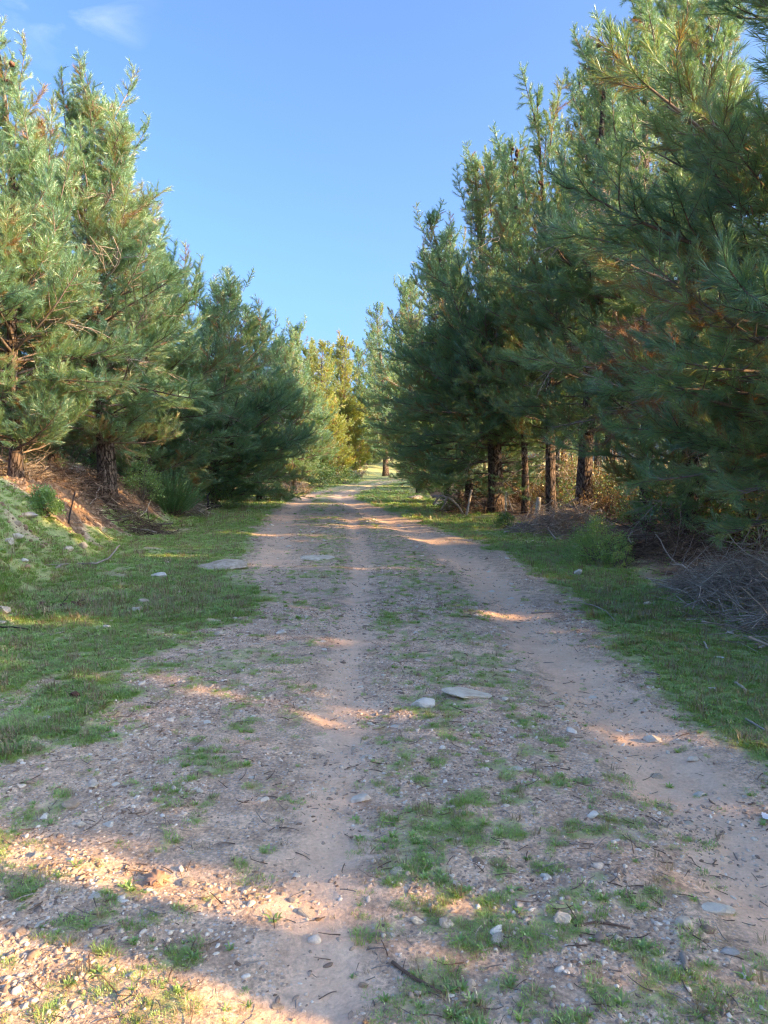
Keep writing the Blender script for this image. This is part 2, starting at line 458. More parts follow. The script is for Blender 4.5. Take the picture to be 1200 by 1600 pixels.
def ground_mat():
    m, n, l = new_mat('track_and_forest_ground')
    out = n.new('ShaderNodeOutputMaterial')
    p = n.new('ShaderNodeBsdfPrincipled'); p.inputs['Roughness'].default_value = 0.95
    p.inputs['Specular IOR Level'].default_value = 0.15
    geo = n.new('ShaderNodeNewGeometry'); pos = geo.outputs['Position']
    a = n.new('ShaderNodeAttribute'); a.attribute_name = 'cover'
    sp = n.new('ShaderNodeSeparateColor'); l.new(a.outputs['Color'], sp.inputs['Color'])
    grass, rut, lit, orange = sp.outputs['Red'], sp.outputs['Green'], sp.outputs['Blue'], a.outputs['Alpha']
    nb = noise(n, l, pos, 0.9, 5, 0.6)
    nm = noise(n, l, pos, 7, 5, 0.65)
    nf = noise(n, l, pos, 55, 4, 0.7)
    # gravelly soil
    soil = ramp(n, l, nm, [(0.28, (0.36, 0.245, 0.17)), (0.5, (0.60, 0.425, 0.30)), (0.72, (0.78, 0.58, 0.42))])
    soil = mixc(n, l, 0.55, soil, ramp(n, l, nf, [(0.32, (0.30, 0.28, 0.27)), (0.48, (0.9, 0.88, 0.86)), (0.64, (1.75, 1.7, 1.62))]), 'MULTIPLY')
    soil = mixc(n, l, 0.6, soil, ramp(n, l, nb, [(0.35, (0.82, 0.78, 0.8)), (0.65, (1.15, 1.12, 1.08))]), 'MULTIPLY')
    v = n.new('ShaderNodeTexVoronoi'); v.inputs['Scale'].default_value = 60; l.new(pos, v.inputs['Vector'])
    v2 = n.new('ShaderNodeTexVoronoi'); v2.inputs['Scale'].default_value = 24; l.new(pos, v2.inputs['Vector'])
    sv = n.new('ShaderNodeSeparateColor'); l.new(v.outputs['Color'], sv.inputs['Color'])
    peb = mth(n, l, 'MULTIPLY', mth(n, l, 'LESS_THAN', v.outputs['Distance'], 0.36), mth(n, l, 'GREATER_THAN', sv.outputs['Red'], 0.45))
    pebc = ramp(n, l, sv.outputs['Green'], [(0.0, (0.22, 0.17, 0.15)), (0.6, (0.42, 0.36, 0.32)), (1.0, (0.62, 0.57, 0.53))])
    soil = mixc(n, l, mth(n, l, 'MULTIPLY', peb, 0.8), soil, pebc)
    # packed dirt of the ruts
    dirt = ramp(n, l, nm, [(0.3, (0.74, 0.48, 0.325)), (0.7, (0.84, 0.59, 0.42))])
    dirt = mixc(n, l, 0.35, dirt, ramp(n, l, nf, [(0.3, (0.6, 0.57, 0.55)), (0.7, (1.35, 1.33, 1.3))]), 'MULTIPLY')
    def edge(fac, k=3.0, nz=nm, amp=0.7):
        t = mth(n, l, 'MULTIPLY_ADD', nz, amp, -amp / 2)
        t = mth(n, l, 'ADD', fac, t)
        return mth(n, l, 'MULTIPLY_ADD', mth(n, l, 'SUBTRACT', t, 0.5), k, 0.5, clamp=True)
    col = mixc(n, l, edge(rut, 2.4, nm, 0.8), soil, dirt)
    turf = ramp(n, l, nm, [(0.3, (0.24, 0.33, 0.12)), (0.6, (0.36, 0.44, 0.16)), (0.8, (0.48, 0.43, 0.24))])
    turf = mixc(n, l, 0.4, turf, ramp(n, l, nf, [(0.3, (0.5, 0.5, 0.5)), (0.7, (1.4, 1.4, 1.3))]), 'MULTIPLY')
    col = mixc(n, l, mth(n, l, 'MULTIPLY', edge(mth(n, l, 'SUBTRACT', grass, 0.12), 2.2, nf, 1.3), 0.8), col, turf)
    litc = ramp(n, l, nm, [(0.3, (0.11, 0.068, 0.045)), (0.55, (0.23, 0.145, 0.095)), (0.75, (0.36, 0.25, 0.17))])
    litc = mixc(n, l, 0.6, litc, ramp(n, l, nf, [(0.3, (0.5, 0.48, 0.46)), (0.7, (1.5, 1.45, 1.4))]), 'MULTIPLY')
    col = mixc(n, l, edge(lit, 3), col, litc)
    orc = ramp(n, l, nm, [(0.3, (0.24, 0.14, 0.085)), (0.7, (0.42, 0.27, 0.165))])
    col = mixc(n, l, edge(orange, 3), col, orc)
    l.new(col, p.inputs['Base Color'])
    b = n.new('ShaderNodeBump'); b.inputs['Strength'].default_value = 0.9; b.inputs['Distance'].default_value = 0.012
    hh = mth(n, l, 'ADD', mth(n, l, 'MULTIPLY', nf, 0.7), mth(n, l, 'MULTIPLY', peb, 0.25))
    hh = mth(n, l, 'SUBTRACT', hh, mth(n, l, 'MULTIPLY', v2.outputs['Distance'], 0.3))
    l.new(hh, b.inputs['Height']); l.new(b.outputs[0], p.inputs['Normal'])
    l.new(p.outputs[0], out.inputs['Surface'])
    return m
M['ground'] = ground_mat()

# ------------------------------------------------------------------ ground sheet
def axis_steps(lo, hi, fine_lo, fine_hi, f0, growth):
    a = [0.5 * (fine_lo + fine_hi)] if False else []
    pts = list(np.arange(fine_lo, fine_hi, f0))
    st = f0; p = fine_hi
    while p < hi:
        pts.append(p); st = st * (1 + growth); p += st
    pts.append(hi)
    st = f0; p = fine_lo
    neg = []
    while p > lo:
        st = st * (1 + growth); p -= st
        neg.append(max(p, lo))
    return np.array(sorted(set(neg + pts)))

def build_ground():
    ys = [1.0]
    while ys[-1] < 700: ys.append(ys[-1] + max(0.028, 0.0068 * ys[-1]) * (1 if ys[-1] < 120 else 4))
    yneg = []
    p = 1.0; st = 0.06
    while p > -120: p -= st; st *= 1.12; yneg.append(p)
    ys = np.array(sorted(yneg) + ys)
    xs = axis_steps(-400, 400, -3.6, 4.0, 0.036, 0.022)
    X, Y = np.meshgrid(xs, ys)
    Z = height(X, Y)
    V = np.stack([X, Y, Z], -1).reshape(-1, 3)
    ny, nx = X.shape
    i = np.arange(ny * nx).reshape(ny, nx)
    F = np.stack([i[:-1, :-1], i[:-1, 1:], i[1:, 1:], i[1:, :-1]], -1).reshape(-1, 4)
    g, r, li, o = masks(X, Y)
    A = np.stack([g, r, li, o], -1).reshape(-1, 4)
    me = make_mesh('ground', V, F, [M['ground']], smooth=True, attrs={'cover': A})
    ob = link('ground', me)
    tag(ob, 'gravelly dirt track with two wheel ruts between grassy verges', kind='structure')
build_ground()

# ------------------------------------------------------------------ scattering (stuff)
def scatter_object(name, P, rot, scl, idx, protos, label):
    me = bpy.data.meshes.new(name)
    me.vertices.add(len(P)); me.vertices.foreach_set('co', np.asarray(P, np.float32).ravel())
    a = me.attributes.new('rot', 'FLOAT_VECTOR', 'POINT'); a.data.foreach_set('vector', np.asarray(rot, np.float32).ravel())
    a = me.attributes.new('scl', 'FLOAT_VECTOR', 'POINT'); a.data.foreach_set('vector', np.asarray(scl, np.float32).ravel())
    a = me.attributes.new('idx', 'INT', 'POINT'); a.data.foreach_set('value', np.asarray(idx, np.int32))
    o = link(name, me)
    ng = bpy.data.node_groups.new(name + '_nodes', 'GeometryNodeTree')
    ng.interface.new_socket('Geometry', in_out='INPUT', socket_type='NodeSocketGeometry')
    ng.interface.new_socket('Geometry', in_out='OUTPUT', socket_type='NodeSocketGeometry')
    N, L = ng.nodes, ng.links
    gi = N.new('NodeGroupInput'); go = N.new('NodeGroupOutput')
    mp = N.new('GeometryNodeMeshToPoints'); L.new(gi.outputs[0], mp.inputs['Mesh'])
    ins = N.new('GeometryNodeInstanceOnPoints'); L.new(mp.outputs[0], ins.inputs['Points'])
    jn = N.new('GeometryNodeJoinGeometry')
    for pm in protos:
        po = bpy.data.objects.new(pm.name + '_source', pm)
        oi = N.new('GeometryNodeObjectInfo'); oi.inputs['As Instance'].default_value = True
        oi.inputs['Object'].default_value = po
        L.new(oi.outputs['Geometry'], jn.inputs[0])
    L.new(jn.outputs[0], ins.inputs['Instance'])
    ins.inputs['Pick Instance'].default_value = True
    def attr(nm, ty, sock):
        na = N.new('GeometryNodeInputNamedAttribute'); na.data_type = ty; na.inputs['Name'].default_value = nm
        L.new(na.outputs['Attribute'], sock)
    attr('idx', 'INT', ins.inputs['Instance Index'])
    attr('rot', 'FLOAT_VECTOR', ins.inputs['Rotation'])
    attr('scl', 'FLOAT_VECTOR', ins.inputs['Scale'])
    L.new(ins.outputs[0], go.inputs[0])
    md = o.modifiers.new('scatter', 'NODES'); md.node_group = ng
    tag(o, label, kind='stuff')
    return o

def ico(sub=1):
    import bmesh
    bm = bmesh.new(); bmesh.ops.create_icosphere(bm, subdivisions=sub, radius=1.0)
    V = np.array([v.co[:] for v in bm.verts]); F = np.array([[v.index for v in f.verts] for f in bm.faces])
    bm.free(); return V, F
ICO = {k: ico(k) for k in (1, 2, 3, 4)}

def rock_verts(rng, sub, flat=0.5, cuts=9, rough=0.12):
    V, F = ICO[sub]
    V = V.copy()
    for _ in range(cuts):                      # break the ball by flat cleavage faces
        nrm = rng.normal(size=3); nrm /= np.linalg.norm(nrm)
        d = rng.uniform(0.45, 0.85)
        dd = V @ nrm
        V = V - np.outer(np.clip(dd - d, 0, None) * 0.92, nrm)
    if rough:
        nn = fbm(V[:, 0] * 1.7 + V[:, 2], V[:, 1] * 1.7 - V[:, 2], 1.5, 3, int(rng.integers(1e6)))
        V = V * (1 + rough * nn)[:, None]
    V[:, 2] *= flat
    return V, F

rng = np.random.default_rng(7)
peb_meshes = []
for k in range(8):
    V, F = rock_verts(rng, 2 if k < 4 else 1, rng.uniform(0.4, 0.75), 8, 0.15)
    V[:, 0] *= rng.uniform(0.9, 1.5)
    peb_meshes.append(make_mesh('gravel_stone', V, F, [M['gravel']]))

def sample_area(rng, n, dlo, dhi, xlo, xhi, power=1.0):
    """points in view-ish wedge, denser towards the near edge"""
    u = rng.random(n)
    y = dlo * (dhi / dlo) ** (u ** power)
    x = rng.uniform(xlo, xhi, n) if np.isscalar(xlo) else None
    return x, y

def scatter_gravel():
    r = np.random.default_rng(11)
    Ps, Ss, zone = [], [], []
    for n, ylo, yhi, xlo, xhi, slo, shi in ((230000, 1.2, 9, -4.2, 3.4, .0035, .0155), (40000, 7, 22, -5, 3.5, .007, .022), (3000, 18, 60, -8, 3, .015, .035)):
        y = ylo * (yhi / ylo) ** r.random(n)
        x = r.uniform(xlo, xhi, n)
        ok = np.abs(x) < y * 0.62 + 0.9
        x, y = x[ok], y[ok]
        g, rut, lit, o = masks(x, y)
        cl = np.clip(0.55 + fbm(x, y, 1.6, 3, 71) * 1.8, 0.05, 1)
        pr = (1 - g * .93) * (1 - rut * .6) * (1 - lit * .7) * cl
        ok = r.random(len(x)) < pr
        x, y = x[ok], y[ok]
        s = slo + (shi - slo) * r.random(len(x)) ** 3.2
        s = np.where(r.random(len(x)) < 0.012, s * 2.2, s)
        Ps.append(np.stack([x, y, height(x, y) - s * 0.05], -1)); Ss.append(s)
    P = np.concatenate(Ps); S = np.concatenate(Ss)
    n = len(P)
    rot = np.stack([r.normal(0, .25, n), r.normal(0, .25, n), r.uniform(0, 6.28, n)], -1)
    scatter_object('gravel', P, rot, np.stack([S, S * r.uniform(.7, 1.1, n), S], -1), r.integers(0, 8, n), peb_meshes,
                   'loose pinkish gravel strewn over the track')
scatter_gravel()

def blade_tuft(rng, n, rad, hlo, hhi, w, mat, name, tint=(0.2, 0.75), curl=0.6):
    ang = rng.uniform(0, 2 * math.pi, n)
    rr = rad * np.sqrt(rng.random(n))
    bx, by = rr * np.cos(ang), rr * np.sin(ang)
    h = rng.uniform(hlo, hhi, n)
    la = ang + rng.normal(0, 0.9, n)
    lean = rng.uniform(0.15, curl + 0.5, n) * h
    ux, uy = np.cos(la), np.sin(la)
    pxx, pyy = -uy, ux
    base1 = np.stack([bx + pxx * w / 2, by + pyy * w / 2, np.full(n, -0.006)], -1)
    base2 = np.stack([bx - pxx * w / 2, by - pyy * w / 2, np.full(n, -0.006)], -1)
    mx, my, mz = bx + ux * lean * .35, by + uy * lean * .35, h * .62
    m1 = np.stack([mx + pxx * w * .4, my + pyy * w * .4, mz], -1)
    m2 = np.stack([mx - pxx * w * .4, my - pyy * w * .4, mz], -1)
    tip = np.stack([bx + ux * lean, by + uy * lean, h * np.clip(1 - .3 * lean / h, .5, 1)], -1)
    V = np.stack([base1, base2, m1, m2, tip], 1).reshape(-1, 3)
    i = np.arange(n)[:, None] * 5
    F = np.concatenate([i + [[0, 1, 3]], i + [[0, 3, 2]], i + [[2, 3, 4]]])
    t = np.repeat(np.where(rng.random(n) < 0.12, 1.0, rng.uniform(tint[0], tint[1], n)), 5)
    return make_mesh(name, V, F, [mat], attrs={'tint': t})

tuft_meshes = [blade_tuft(rng, 75, .07, .009, .028, .0035, M['grass'], 'grass_tuft') for _ in range(5)]
tuft_meshes += [blade_tuft(rng, 55, .05, .015, .05, .004, M['grass'], 'grass_tuft', curl=1.1) for _ in range(2)]
tuft_meshes += [blade_tuft(rng, 40, .06, .01, .03, .0035, M['straw'], 'straw_tuft', curl=1.5)]

tuft_meshes += [blade_tuft(rng, 16, .03, .05, .13, .003, M['straw'], 'straw_stalks', curl=.5), blade_tuft(rng, 14, .02, .03, .055, .013, M['grass'], 'weed_rosette', curl=1.2, tint=(.1, .45))]

def scatter_grass():
    r = np.random.default_rng(12)
    Ps, Ss = [], []
    for n, ylo, yhi, slo, shi in ((120000, 1.3, 9, .55, 1.1), (60000, 7.5, 24, 1.0, 1.7), (16000, 20, 75, 2.0, 3.6)):
        y = ylo * (yhi / ylo) ** r.random(n)
        xm = y * 0.62 + 1.2
        x = r.uniform(-1, 1, n) * np.minimum(xm, 14)
        g, rut, lit, o = masks(x, y)
        cl = np.clip(0.95 + fbm(x, y, 3.3, 3, 81) * 1.3, 0.25, 1)
        ok = r.random(n) < np.where(g < 0.8, g ** 1.5 * .75, g) * cl * (1 - o * .6)
        x, y = x[ok], y[ok]; g = g[ok]
        s = r.uniform(slo, shi, len(x)) * np.where(g < 0.8, r.uniform(.3, .75, len(x)), 1.0)
        Ps.append(np.stack([x, y, height(x, y)], -1)); Ss.append(s)
    P = np.concatenate(Ps); S = np.concatenate(Ss); n = len(P)
    rot = np.stack([r.normal(0, .1, n), r.normal(0, .1, n), r.uniform(0, 6.28, n)], -1)
    idx = r.choice(10, n, p=[.14, .14, .14, .14, .14, .092, .09, .088, .005, .025])
    scatter_object('grass', P, rot, np.stack([S, S, S * r.uniform(.5, .9, n)], -1), idx, tuft_meshes,
                   'short green turf on both verges and in tufts between the ruts')
scatter_grass()

# ------------------------------------------------------------------ tubes
class Geo:
    def __init__(self):
        self.V = []; self.Q = []; self.T = []; self.tint = []; self.n = 0
    def tube(self, pts, rad, sides=5, cap=True):
        pts = np.asarray(pts, float); k = len(pts)
        rad = np.full(k, rad) if np.isscalar(rad) else np.asarray(rad, float)
        d = np.gradient(pts, axis=0); d /= np.linalg.norm(d, axis=1)[:, None] + 1e-9
        up = np.array([0, 0, 1.0]) if abs(d[0, 2]) < .9 else np.array([1.0, 0, 0])
        a = np.cross(d, up); a /= np.linalg.norm(a, axis=1)[:, None] + 1e-9
        b = np.cross(d, a)
        th = np.arange(sides) * 2 * math.pi / sides
        ring = pts[:, None] + rad[:, None, None] * (a[:, None] * np.cos(th)[None, :, None] + b[:, None] * np.sin(th)[None, :, None])
        i = self.n + np.arange(k * sides).reshape(k, sides)
        j = np.roll(i, -1, axis=1)
        self.Q.append(np.stack([i[:-1], j[:-1], j[1:], i[1:]], -1).reshape(-1, 4))
        self.V.append(ring.reshape(-1, 3)); self.n += k * sides
        if cap:
            self.V.append(np.stack([pts[0], pts[-1]])); c0, c1 = self.n, self.n + 1; self.n += 2
            self.T.append(np.stack([np.full(sides, c0), j[0], i[0]], -1))
            self.T.append(np.stack([np.full(sides, c1), i[-1], j[-1]], -1))
    def mesh(self, name, mat, smooth=True):
        F = [np.concatenate(self.Q)] + ([np.concatenate(self.T)] if self.T else [])
        return make_mesh(name, np.concatenate(self.V), F, [mat], smooth=smooth)

def unit(v): return v / (np.linalg.norm(v) + 1e-9)

def grow_axis(r, p0, d, L, n, up, wob):
    pts = [np.array(p0, float)]; d = unit(np.array(d, float)); st = L / n
    for _ in range(n):
        d = unit(d + np.array([0, 0, up / n]) + r.normal(0, wob, 3))
        pts.append(pts[-1] + d * st)
    return np.array(pts)

def at_frac(pts, t):
    f = t * (len(pts) - 1); i = min(int(f), len(pts) - 2)
    return pts[i] + (pts[i + 1] - pts[i]) * (f - i), unit(pts[i + 1] - pts[i])

def needles_on(r, shoots, per_m, length, w, tint0=0.35, tint1=0.7, open_=0.55, dry=0.02):
    """shoots: list of (pts, zone length). Returns V, F, tint - one slim triangle pair per needle."""
    VV, TT = [], []
    for pts, zone in shoots:
        seg = np.diff(pts, axis=0); sl = np.linalg.norm(seg, axis=1); cum = np.concatenate([[0], np.cumsum(sl)])
        tot = cum[-1]; z = min(zone, tot)
        n = int(per_m * z * r.uniform(.85, 1.15)) + 6
        t = tot - z * r.random(n) ** 0.85
        k = np.clip(np.searchsorted(cum, t) - 1, 0, len(seg) - 1)
        f = (t - cum[k]) / (sl[k] + 1e-9)
        p = pts[k] + seg[k] * f[:, None]
        d = seg[k] / (sl[k][:, None] + 1e-9)
        q = r.normal(size=(n, 3)); q -= (q * d).sum(1)[:, None] * d; q /= np.linalg.norm(q, axis=1)[:, None] + 1e-9
        a = np.clip(r.normal(open_, .16, n), .12, 1.3) * (0.55 + 0.45 * np.clip((tot - t) / .15, 0, 1))
        nd = d * np.cos(a)[:, None] + q * np.sin(a)[:, None]
        ln = length * r.uniform(.7, 1.1, n)
        droop = np.zeros((n, 3)); droop[:, 2] = -0.06 * ln
        tip = p + nd * ln[:, None] + droop
        side = np.cross(nd, r.normal(size=(n, 3))); side /= np.linalg.norm(side, axis=1)[:, None] + 1e-9
        mid = p + nd * (ln * .5)[:, None]
        VV.append(np.stack([p + side * w * .35, p - side * w * .35, mid + side * w * .5, mid - side * w * .5, tip], 1).reshape(-1, 3))
        base = r.uniform(tint0, tint1)
        tt = base + r.normal(0, .07, n)
        tt = np.clip(tt, 0.02, 0.78)
        if r.random() < dry: tt = np.full(n, 1.0)
        tt = np.where(r.random(n) < .012, 1.0, tt)
        TT.append(np.repeat(tt, 5))
    V = np.concatenate(VV); n = len(V) // 5
    i = np.arange(n)[:, None] * 5
    F = np.concatenate([i + [[0, 1, 3]], i + [[0, 3, 2]], i + [[2, 3, 4]]])
    return V, F, np.concatenate(TT)

def combine(name, geo, nd, wood, leaf):
    Vw = np.concatenate(geo.V); Q = np.concatenate(geo.Q)
    T = np.concatenate(geo.T) if geo.T else np.zeros((0, 3), int)
    if nd is None:
        return make_mesh(name, Vw, [Q, T], [wood], smooth=True)
    V, F, t = nd
    F = F + len(Vw)
    mi = np.concatenate([np.zeros(len(Q) + len(T)), np.ones(len(F))])
    sm = np.concatenate([np.ones(len(Q) + len(T), bool), np.zeros(len(F), bool)])
    # make_mesh keeps the order of the blocks
    return make_mesh(name, np.concatenate([Vw, V]), [Q, np.concatenate([T, F])] if len(T) else [Q, F], [wood, leaf],
                     midx=mi, smooth=sm, attrs={'tint': np.concatenate([np.zeros(len(Vw)), t])})

def branch_mesh(seed, L, up, side_from, gap, side_len, sub_gap, r0, per_m=270, nl=.15, w=.0042, flat=.35, leaf='needle', wood='branch_bark', zone=.42, name='branch', dry=.02, bare=False, wob=.05, tint=(.3, .72)):
    r = np.random.default_rng(seed)
    g = Geo(); shoots = []
    main = grow_axis(r, (0, 0, 0), (1, 0, 0.0), L, 10, up, wob)
    g.tube(main, np.linspace(r0, .004, len(main)), 5)
    shoots.append((main, zone * 1.1))
    s = side_from; flip = 1
    while s < L - .08:
        t = s / L
        for sg in ((flip,) if r.random() < .35 else (1, -1)):
            p, d = at_frac(main, t)
            lat = unit(np.cross(d, [0, 0, 1])) * sg
            roll = r.normal(0, flat)
            lat = unit(lat * math.cos(roll) + np.array([0, 0, 1]) * math.sin(roll))
            a = r.uniform(.65, 1.0)
            dd = d * math.cos(a) + lat * math.sin(a)
            sl = (side_len * (1 - t) ** .8 + .16) * r.uniform(.7, 1.15)
            pts = grow_axis(r, p, dd, sl, 5, up * .7 + .25, wob * 1.3)
            g.tube(pts, np.linspace(max(.004, r0 * .42 * (1 - t * .5)), .0028, len(pts)), 4, cap=False)
            shoots.append((pts, zone))
            q = .22
            while q < sl - .1:
                p2, d2 = at_frac(pts, q / sl)
                lat2 = unit(np.cross(d2, [0, 0, 1])) * (1 if r.random() < .5 else -1)
                ro = r.normal(0, .5)
                lat2 = unit(lat2 * math.cos(ro) + np.array([0, 0, 1]) * math.sin(ro))
                a2 = r.uniform(.6, .95)
                l2 = min(.42, (sl - q) * .75 + .08) * r.uniform(.7, 1.1)
                pt2 = grow_axis(r, p2, d2 * math.cos(a2) + lat2 * math.sin(a2), l2, 3, .4, wob)
                g.tube(pt2, np.linspace(.004, .0022, len(pt2)), 3, cap=False)
                shoots.append((pt2, zone * .8))
                q += sub_gap * r.uniform(.8, 1.2)
        flip = -flip
        s += gap * r.uniform(.75, 1.25)
    nd = None if bare else needles_on(r, shoots, per_m, nl, w, tint[0], tint[1], dry=dry)
    return combine(name, g, nd, M[wood], M[leaf])

BR = {
    'long': [(2.7, branch_mesh(100 + k, 2.7, [.25, .5, .1, .4][k], .55, .20, 1.05, .24, .032)) for k in range(4)],
    'mid': [(1.7, branch_mesh(200 + k, 1.7, [.5, .8, .35, .6][k], .30, .17, .75, .22, .022)) for k in range(4)],
    'short': [(1.0, branch_mesh(300 + k, 1.0, [.7, 1.0, .5][k], .14, .13, .45, .2, .014, flat=.7)) for k in range(3)],
    'candle': [(1.3, branch_mesh(400 + k, 1.3, .15, .25, .10, .22, .3, .013, flat=1.4, per_m=260, zone=.5, nl=.13)) for k in range(3)],
    'dead': [(1.9, branch_mesh(500 + k, 1.9, [-.5, .1, -.9][k], .3, .22, .8, .26, .02, wood='dead_wood', bare=True, wob=.13)) for k in range(3)],
    'brown': [(1.6, branch_mesh(600 + k, 1.6, [-.4, -.1][k], .25, .15, .7, .2, .02, leaf='needle_dry', wood='dead_wood', per_m=260, nl=.13, dry=0)) for k in range(2)],
}
# coarser boughs for the trees deep in the wood
BR_FAR = {
    'long': [(2.7, branch_mesh(110 + k, 2.7, [.3, .45][k], .5, .27, 1.05, .34, .032, per_m=170, nl=.19, w=.009)) for k in range(2)],
    'mid': [(1.7, branch_mesh(210 + k, 1.7, [.5, .7][k], .30, .22, .75, .3, .022, per_m=170, nl=.19, w=.009)) for k in range(2)],
    'short': [(1.0, branch_mesh(310, 1.0, .8, .14, .16, .45, .25, .014, flat=.7, per_m=170, nl=.19, w=.009))],
    'candle': [(1.3, branch_mesh(410, 1.3, .15, .25, .13, .22, .3, .013, flat=1.4, per_m=170, nl=.17, w=.008, zone=.5))],
    'dead': BR['dead'],
}

BR_SUN_TINT = {k: [(nom, me.copy()) for nom, me in v] for k, v in BR_FAR.items()}  # copies of the far boughs, coloured as if the sun were on them
for v in BR_SUN_TINT.values():
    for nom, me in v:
        if len(me.materials) > 1: me.materials[1] = M['needle_sun_tint']

def leader_mesh(seed, L=.9):
    r = np.random.default_rng(seed); g = Geo(); sh = []
    main = grow_axis(r, (0, 0, -.25), (0, 0, 1), L, 6, 0, .03)
    g.tube(main, np.linspace(.016, .005, 7), 5); sh.append((main, .62))
    for t in (.3, .34, .62, .66):
        for k in range(3):
            p, d = at_frac(main, t)
            a = r.uniform(0, 6.28)
            pts = grow_axis(r, p, (math.cos(a) * .6, math.sin(a) * .6, .8), (.38 if t < .5 else .24) * r.uniform(.8, 1.2), 4, .6, .05)
            g.tube(pts, np.linspace(.006, .003, 5), 4, cap=False); sh.append((pts, .3))
    return combine('crown', g, needles_on(r, sh, 320, .16, .0044, .4, .72, open_=.5, dry=0), M['branch_bark'], M['needle'])
LEADERS = [leader_mesh(900 + k) for k in range(3)]

def cone_mesh():
    r = np.random.default_rng(5)
    V, F = ICO[2]; V = V.copy()
    V[:, 2] *= 1.9; taper = 1 - .28 * (V[:, 2] / 1.9)
    V[:, :2] *= taper[:, None]
    th = np.arctan2(V[:, 1], V[:, 0])
    V[:, :2] *= (1 + .13 * np.sin(th * 5 + V[:, 2] * 6))[:, None]
    return make_mesh('pine_cone', V * .034, F, [M['cone']], smooth=False)
CONE = cone_mesh()

# ------------------------------------------------------------------ pines
def trunk_path(r, H, lean, wob):
    n = 12
    t = np.linspace(0, 1, n + 1)
    ph = r.uniform(0, 6.28, 2)
    x = lean[0] * t ** 1.4 + wob * np.sin(t * 7 + ph[0]) * t
    y = lean[1] * t ** 1.4 + wob * np.sin(t * 6 + ph[1]) * t
    return np.stack([x, y, t * H], -1)

def trunk_mesh(r, path, r0, sides=10):
    n = len(path)
    # finer rings for the bark
    tt = np.linspace(0, 1, 26)
    P = np.stack([np.interp(tt, np.linspace(0, 1, n), path[:, k]) for k in range(3)], -1)
    rad = r0 * (1 - tt) ** .85 + .012
    rad = rad * (1 + .45 * np.exp(-tt * 45))
    g = Geo(); P[0, 2] -= .25
    g.tube(P, rad, sides)
    for _ in range(int(r.integers(5, 10))):            # broken branch stubs
        t_ = r.uniform(.04, .4); a_ = r.uniform(0, 6.28)
        q_, _d = at_frac(P, t_)
        dd_ = np.array([math.cos(a_), math.sin(a_), r.uniform(-.1, .5)])
        rr = r0 * (1 - t_) ** .85
        g.tube(np.array([q_ + dd_ * rr * .5, q_ + dd_ * (rr + r.uniform(.05, .22))]), [.02, .012], 5)
    V = np.concatenate(g.V)
    k = 26 * sides
    th = np.tile(np.arange(sides), 26); zz = np.repeat(np.arange(26), sides)
    nn = vnoise(th * 1.3, zz * .8, int(r.integers(1e5)))
    c = np.repeat(P, sides, axis=0)
    V[:k] = c + (V[:k] - c) * (1 + .3 * nn)[:, None]
    return make_mesh('trunk', V, [np.concatenate(g.Q), np.concatenate(g.T)], [M['bark']], smooth=True)

